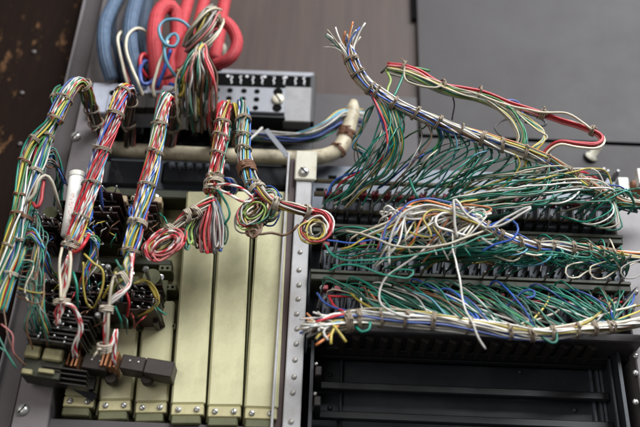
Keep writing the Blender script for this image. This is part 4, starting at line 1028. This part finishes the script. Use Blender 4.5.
# red harness above it
h2 = thing('wire_harness', 'slim harness of red, green and white wires hooked at its right end', 'wire harness', P(386, 68, -52), 'laced harnesses in the right bay')
ph2 = Path([(387, 66, -53), (404, 68, -54), (420, 74, -53), (441, 86, -50), (478, 92, -46), (510, 104, -43), (543, 115, -41), (570, 123, -40), (590, 130, -40), (601, 136, -41), (602, 142, -42), (594, 146, -43), (577, 145, -44), (560, 143, -43), (549, 149, -40), (543, 158, -37)])
strands(h2, ph2, 5, ['red', 'red', 'red', 'pink', 'cream'], .0019, .3, r=.0008)
ph2b = Path([(387, 70, -53), (408, 75, -54), (430, 84, -52), (455, 93, -49), (480, 98, -46), (500, 107, -44), (514, 119, -42), (522, 134, -40), (521, 146, -38), (512, 154, -34)])
strands(h2, ph2b, 9, ['teal', 'cream', 'beige', 'lime', 'teal', 'yellow', 'white', 'green', 'cream'], .0026, .4, prof=lambda q: 1 + q * .7)
for (px, py) in ((404, 71), (441, 88), (478, 94)): lacing(h2, ph2, ph2.tx(px, py, -48), .0042, 'twine', 2.2, .00042)
for (px, py) in ((543, 115), (592, 131)): lacing(h2, ph2, ph2.tx(px, py, -42), .0028, 'twine', 3.4, .00055)
wire(h2, [(478, 94, -50), (505, 104, -47), (543, 112, -45), (568, 114, -44), (582, 122, -44), (592, 130, -44)], 'beige', .0008, 'twine_end')
wire(h2, [(404, 66, -56), (408, 82, -56), (436, 88, -54), (441, 84, -54)], 'beige', .0008, 'twine_end')
wire(h2, [(391, 70, -54), (403, 73, -55), (399, 86, -56), (393, 98, -56)], 'teal', .00080); wire(h2, [(386, 70, -53), (390, 80, -55), (388, 88, -56), (387, 97, -56)], 'lime', .0008)
wire(h2, [(404, 68, -54), (418, 68, -53), (430, 71, -52)], 'green', .0008); wire(h2, [(381, 73, -52), (388, 67, -53), (396, 64, -53)], 'black', .00074)
for i, c in enumerate(('yellow', 'cream', 'teal', 'yellow', 'cream')):
    wire(h2, [(500 + i * 3, 104 + i, -44), (514 + i * 2, 110 + i * 2, -43), (530 + i * 2, 119 + i * 3, -41), (543 + i, 130 + i * 2, -40), (544 - i * 4, 142 + i * 2, -39), (534 - i * 5, 152 + i * 1.5, -37)], c, WR)
wire(h2, [(500, 106, -42), (508, 100, -42), (518, 102, -40), (522, 112, -36), (516, 122, -36)], 'blue', .0008)
wire(h2, [(520, 110, -36), (540, 118, -30), (546, 124, -28), (538, 126, -30), (525, 122, -34)], 'black', .0007); wire(h2, [(452, 92, -46), (454, 106, -40), (452, 120, -36)], 'black', .0005)
wire(h2, [(506, 140, -20), (494, 128, -16), (504, 120, -16), (520, 118, -20)], 'black', .0006)

# middle harness with the burst of loose ends
h3 = thing('wire_harness', 'middle laced harness bursting into loose white, blue and orange wire ends at the left', 'wire harness', P(486, 228, -40), 'laced harnesses in the right bay')
ph3 = Path([(474, 222, -46), (486, 227, -45), (500, 236, -42), (518, 243, -40), (537, 247, -38), (558, 247, -36), (588, 250, -33), (610, 255, -30), (640, 257, -26), (665, 257, -24)])
strands(h3, ph3, 20, CREAMS, .0034, .7)
for (px, py) in ((484, 226), (490, 230), (497, 234), (519, 243), (537, 247), (555, 247), (576, 249), (592, 250), (604, 253), (613, 255), (618, 256)): lacing(h3, ph3, ph3.tx(px, py, -38), .0038, 'twine', 2.2, .00042)
LOOSE = [
 ('orange', .0011, [(399, 241), (400, 230), (406, 209), (420, 201), (440, 204), (465, 214), (485, 226)]),
 ('blue', .0009, [(379, 252), (386, 227), (400, 212), (412, 201), (435, 199), (460, 207), (484, 224)]),
 ('white/red', .0010, [(377, 250), (384, 230), (392, 215), (410, 207), (440, 210), (480, 226)]),
 ('blue', .0009, [(384, 256), (394, 232), (400, 217), (415, 209), (450, 212), (482, 226)]),
 ('white', .0011, [(389, 265), (390, 242), (396, 225), (405, 212), (430, 205), (470, 217), (486, 228)]),
 ('white', .0011, [(407, 238), (404, 222), (408, 210), (425, 206), (460, 215), (484, 228)]),
 ('white', .0012, [(446, 246), (434, 237), (422, 222), (422, 212), (430, 208), (452, 213), (480, 226)]),
 ('white', .0012, [(440, 241), (431, 224), (429, 208), (436, 206), (460, 214), (484, 227)]),
 ('white', .0013, [(457, 238), (455, 220), (453.5, 200), (458, 203), (466, 214), (486, 228)]),
 ('white', .0012, [(470, 237), (450, 231), (437, 226), (436, 217), (446, 213), (468, 219), (486, 229)]),
 ('white', .0012, [(440, 207), (450, 217), (482, 231), (497, 235), (502, 242), (495, 249), (485, 250)]),
 ('white', .0011, [(474, 233), (486, 241), (498, 247)]),
 ('white', .0011, [(486, 228), (500, 226), (516, 217), (530, 208), (526, 208), (507, 217), (490, 229)]),
 ('blue', .0010, [(485, 229), (500, 221), (513, 221), (518, 229), (512, 239), (500, 243), (482, 251)]),
 ('yellow', .0010, [(477, 200), (462, 202), (450, 208), (444, 214), (460, 219), (484, 228)]),
 ('white', .0008, [(452, 230), (453, 248), (457, 266), (464, 304), (472, 322), (479, 338), (485.5, 349)]),
 ('cream', .0010, [(346, 231), (372, 237), (396, 246), (430, 247), (460, 240), (486, 230)]),
 ('yellow', .0009, [(341, 249), (352, 246), (367, 237), (382, 230), (410, 220), (450, 218), (484, 229)]),
 ('blue', .0008, [(325, 240), (350, 243), (372, 240), (400, 238), (450, 234), (486, 230)]),
 ('teal', .0008, [(325, 244), (335, 256), (350, 260), (385, 259), (420, 254), (460, 245), (492, 234)]),
 ('teal', .0008, [(329, 271), (342, 265), (365, 268), (388, 276), (408, 278), (413, 271), (398, 270), (388, 277)]),
 ('teal', .0008, [(398, 232), (412, 233), (440, 231), (470, 226), (486, 230)]),
 ('beige', .0009, [(350, 240), (358, 234), (385, 224), (405, 214), (430, 212), (470, 222), (486, 229)]),
 ('yellow', .0009, [(409, 232), (420, 236), (432, 236), (428, 226), (424, 216), (440, 210), (482, 226)]),
 ('white', .0010, [(366, 236), (384, 228), (404, 216), (430, 211), (460, 216), (486, 229)]),
 ('orange', .0008, [(484, 251), (478, 240), (470, 232), (478, 226)]),
 ('yellow', .0009, [(446, 247), (440, 236), (432, 224), (430, 216), (446, 216), (484, 228)]),
 ('black', .0008, [(363, 262), (366, 250), (374, 236)]),
 ('brown', .0008, [(392, 262), (400, 258), (420, 252), (450, 244), (486, 232)]),
]
for i, (c, r, pts) in enumerate(LOOSE):
    n = len(pts); ys = -44 - 7 * math.sin(i * 1.7)
    wire(h3, [(x, y, ys - 6 * math.sin(math.pi * k / max(1, n - 1)) - (1.0 * i % 5)) for k, (x, y) in enumerate(pts)], c, r * .68, 'loose_wire')
wire(h3, [(486, 229, -44), (460, 228, -46), (437, 238, -46), (420, 253, -46), (400, 267, -45), (386, 277, -44), (379, 292, -44), (381, 305, -44), (394, 313, -43), (410, 317, -42)], 'white', .00068, 'loose_wire')
for i in range(70):   # extra tangle of the burst
    x = U(395, 476); y = 204 + U(0, 40)
    wire(h3, [(x - U(0, 30), y + U(4, 26), -40 + U(-6, 4)), (x - U(-5, 22), y + U(-6, 8), -46 + U(-8, 4)), (x + U(6, 22), 206 + U(0, 14), -50 + U(-6, 6)), (466 + U(-8, 8), 217 + U(-4, 5), -48 + U(-3, 3)), (486, 228, -44)], RND.choice(['white', 'white', 'cream', 'white', 'white', 'yellow', 'white', 'orange', 'blue', 'white', 'teal', 'white', 'cream']), WR * U(.9, 1.15), 'loose_wire')
allp = [p for k in (0, 1, 2, 1, 2) for p in PINS[1][k]]; RND.shuffle(allp)
xh0 = P(488, 228, -44).x; xh1 = P(618, 256, -30).x
for i, pin in enumerate(allp[:132]):
    f = (pin.x - XA) / (XB - XA)
    hx = min(max(pin.x + U(.02, .06), xh0 + U(0, .02)), xh1 - U(0, .004)); tt = ph3.tX(hx); b = ph3.at(tt)
    sag = U(.002, .016)
    zz = min(pin.z, b.z)
    zl = zc(268, -20) + U(0, .004)
    m1 = Vector((pin.x + (hx - pin.x) * .2, pin.y - U(.006, .02), max(zl, pin.z - sag * .4 + U(-.002, .003))))
    m2 = Vector((pin.x + (hx - pin.x) * .6, -.022 - U(0, .02), max(zl, zz - sag + U(-.002, .004))))
    m3 = Vector((pin.x + (hx - pin.x) * .92 + U(0, .006), b.y - U(-.006, .004), b.z - sag * .5 - .003))
    wire(h3, [pin, pin + Vector((.001, -.002, -.0004)), m1, m2, m3, b + ph3.tan(tt) * .006], RND.choice(TEALS), WR * U(.85, 1.05), step=.003)
for k, (cx_, c) in enumerate(((572, 'cream'), (597, 'beige'), (627, 'grey'))):
    wire(h3, [(cx_ + 30, 258 - k, -30), (cx_ + 8, 262, -34), (cx_ - 6, 268, -36), (cx_ - 4, 277, -35), (cx_ + 6, 278, -34), (cx_ + 18 + 3 * k, 271 - k, -30), (cx_ + 44, 262 - 2 * k, -26)], c, .00048)

# lowest harness
h4 = thing('wire_harness', 'lowest thick laced harness of white and orange wires lying along the bottom ledge', 'wire harness', P(345, 322, -34), 'laced harnesses in the right bay')
ph4 = Path([(332, 324, -38), (345, 322, -37), (362, 319, -36), (380, 318, -36), (405, 319, -36), (440, 322, -36), (480, 327, -35), (510, 332, -34), (545, 334, -33), (578, 330, -31), (600, 328, -29), (620, 326, -26), (634, 323, -23), (662, 318, -20)])
strands(h4, ph4, 30, ['white', 'cream', 'white', 'orange', 'white', 'beige', 'white', 'white', 'cream', 'yellow', 'white', 'brown', 'white', 'cream', 'white', 'blue', 'white', 'cream', 'white'], .0054, .7, prof=lambda q: 1.0 - .5 * q, fray0=.018)
for (px, py) in ((345, 321), (350, 321), (356, 320), (379, 318), (406, 319), (435, 321.5), (470, 326), (507, 331), (533, 334), (554, 333), (578, 330), (596, 328), (613, 326), (622, 325)):
    tt = ph4.tx(px, py, -34); lacing(h4, ph4, tt, .0058 * (1 - .5 * tt) + .0002, 'twine', 2.2, .00042)
for c, pts in (('yellow', [(346, 342), (338, 330), (332, 322), (345, 320)]), ('white', [(328, 340), (323, 332), (330, 325), (350, 322)]), ('orange', [(316, 345), (324, 340), (332, 332), (340, 324)]), ('yellow', [(331, 344), (331, 335), (336, 326)]), ('white', [(310, 330), (318, 322), (335, 314), (360, 316)]), ('red', [(316, 322), (326, 319), (345, 314)]), ('sky', [(310, 326), (320, 326), (340, 322)])):
    wire(h4, [(x, y, -44 + k) for k, (x, y) in enumerate(pts)], c, .00075, 'loose_wire')
pins3 = [p for k in (0, 1, 0, 1, 0, 1) for p in PINS[2][k]]; RND.shuffle(pins3)
for i, pin in enumerate(pins3[:112]):
    hx = pin.x + U(.026, .062); hx = min(hx, P(622, 325, -28).x); tt = ph4.tX(hx); b = ph4.at(tt)
    up = U(-.002, .0015) if i % 4 else U(.001, .005)
    m1 = pin + Vector((U(.002, .006), -U(.005, .014), up)); m2 = pin.lerp(b, U(.4, .6)) + Vector((U(-.002, .004), -U(.004, .012), U(-.002, .004) + up * .5))
    wire(h4, [pin, pin + Vector((.0005, -.002, .0006)), m1, m2, b + Vector((-.003, -.001, .002)), b + ph4.tan(tt) * .008], RND.choice(TEALS + ['teal', 'teal', 'white', 'yellow', 'white', 'teal']), WR * U(.85, 1.1), step=.003)
for c, pts in (('white', [(361, 293), (362, 306), (368, 313), (385, 317)]), ('yellow', [(348, 290), (356, 298), (368, 306), (380, 312)]), ('brown', [(364, 286), (368, 300), (371, 312)]), ('orange', [(368, 290), (380, 303), (400, 312)]), ('yellow', [(549, 297), (545, 306), (530, 322), (518, 328)]), ('cream', [(563, 303), (556, 312), (535, 320), (515, 326)]), ('yellow', [(612, 300), (604, 310), (590, 320), (575, 328)]), ('cream', [(636, 305), (610, 312), (580, 322), (540, 330)]), ('grey', [(616, 302), (606, 312), (596, 322)]), ('blue', [(505, 308), (516, 298), (524, 291), (533, 291), (534, 296), (526, 298)]), ('teal', [(412, 296), (421, 284), (430, 283), (443, 293), (452, 308), (462, 318)]), ('black', [(392, 286), (400, 284), (412, 292), (424, 300)]), ('blue', [(438, 290), (450, 289), (466, 304), (480, 320)]), ('beige', [(470, 305), (500, 310), (530, 322), (536, 331)]), ('white', [(534, 320), (560, 324), (585, 326)])):
    wire(h4, [(x, y, -26 - 3.0 * k) for k, (x, y) in enumerate(pts)], c, .00068, 'loose_wire')
wire(h4, [(328, 296, -14)] + [(345 + 25 * k, 296.5 + .6 * k + U(-.8, .8), -15) for k in range(11)] + [(622, 302, -12)], 'red', .00074)
wire(h4, [(329, 297, -16), (334, 306, -22), (342, 311, -30), (352, 316, -36)], 'red', .00086); wire(h4, [(317, 293, -16), (326, 304, -22), (345, 310, -30), (358, 313, -36)], 'blue', .00074)
wire(h4, [(355, 326, -38), (362, 332, -40), (369, 330, -40), (370, 322, -40)], 'teal', .0008); wire(h4, [(540, 336, -34), (552, 343, -36), (557, 340, -36), (556, 332, -36)], 'teal', .0008)

print('objects', len(bpy.data.objects))
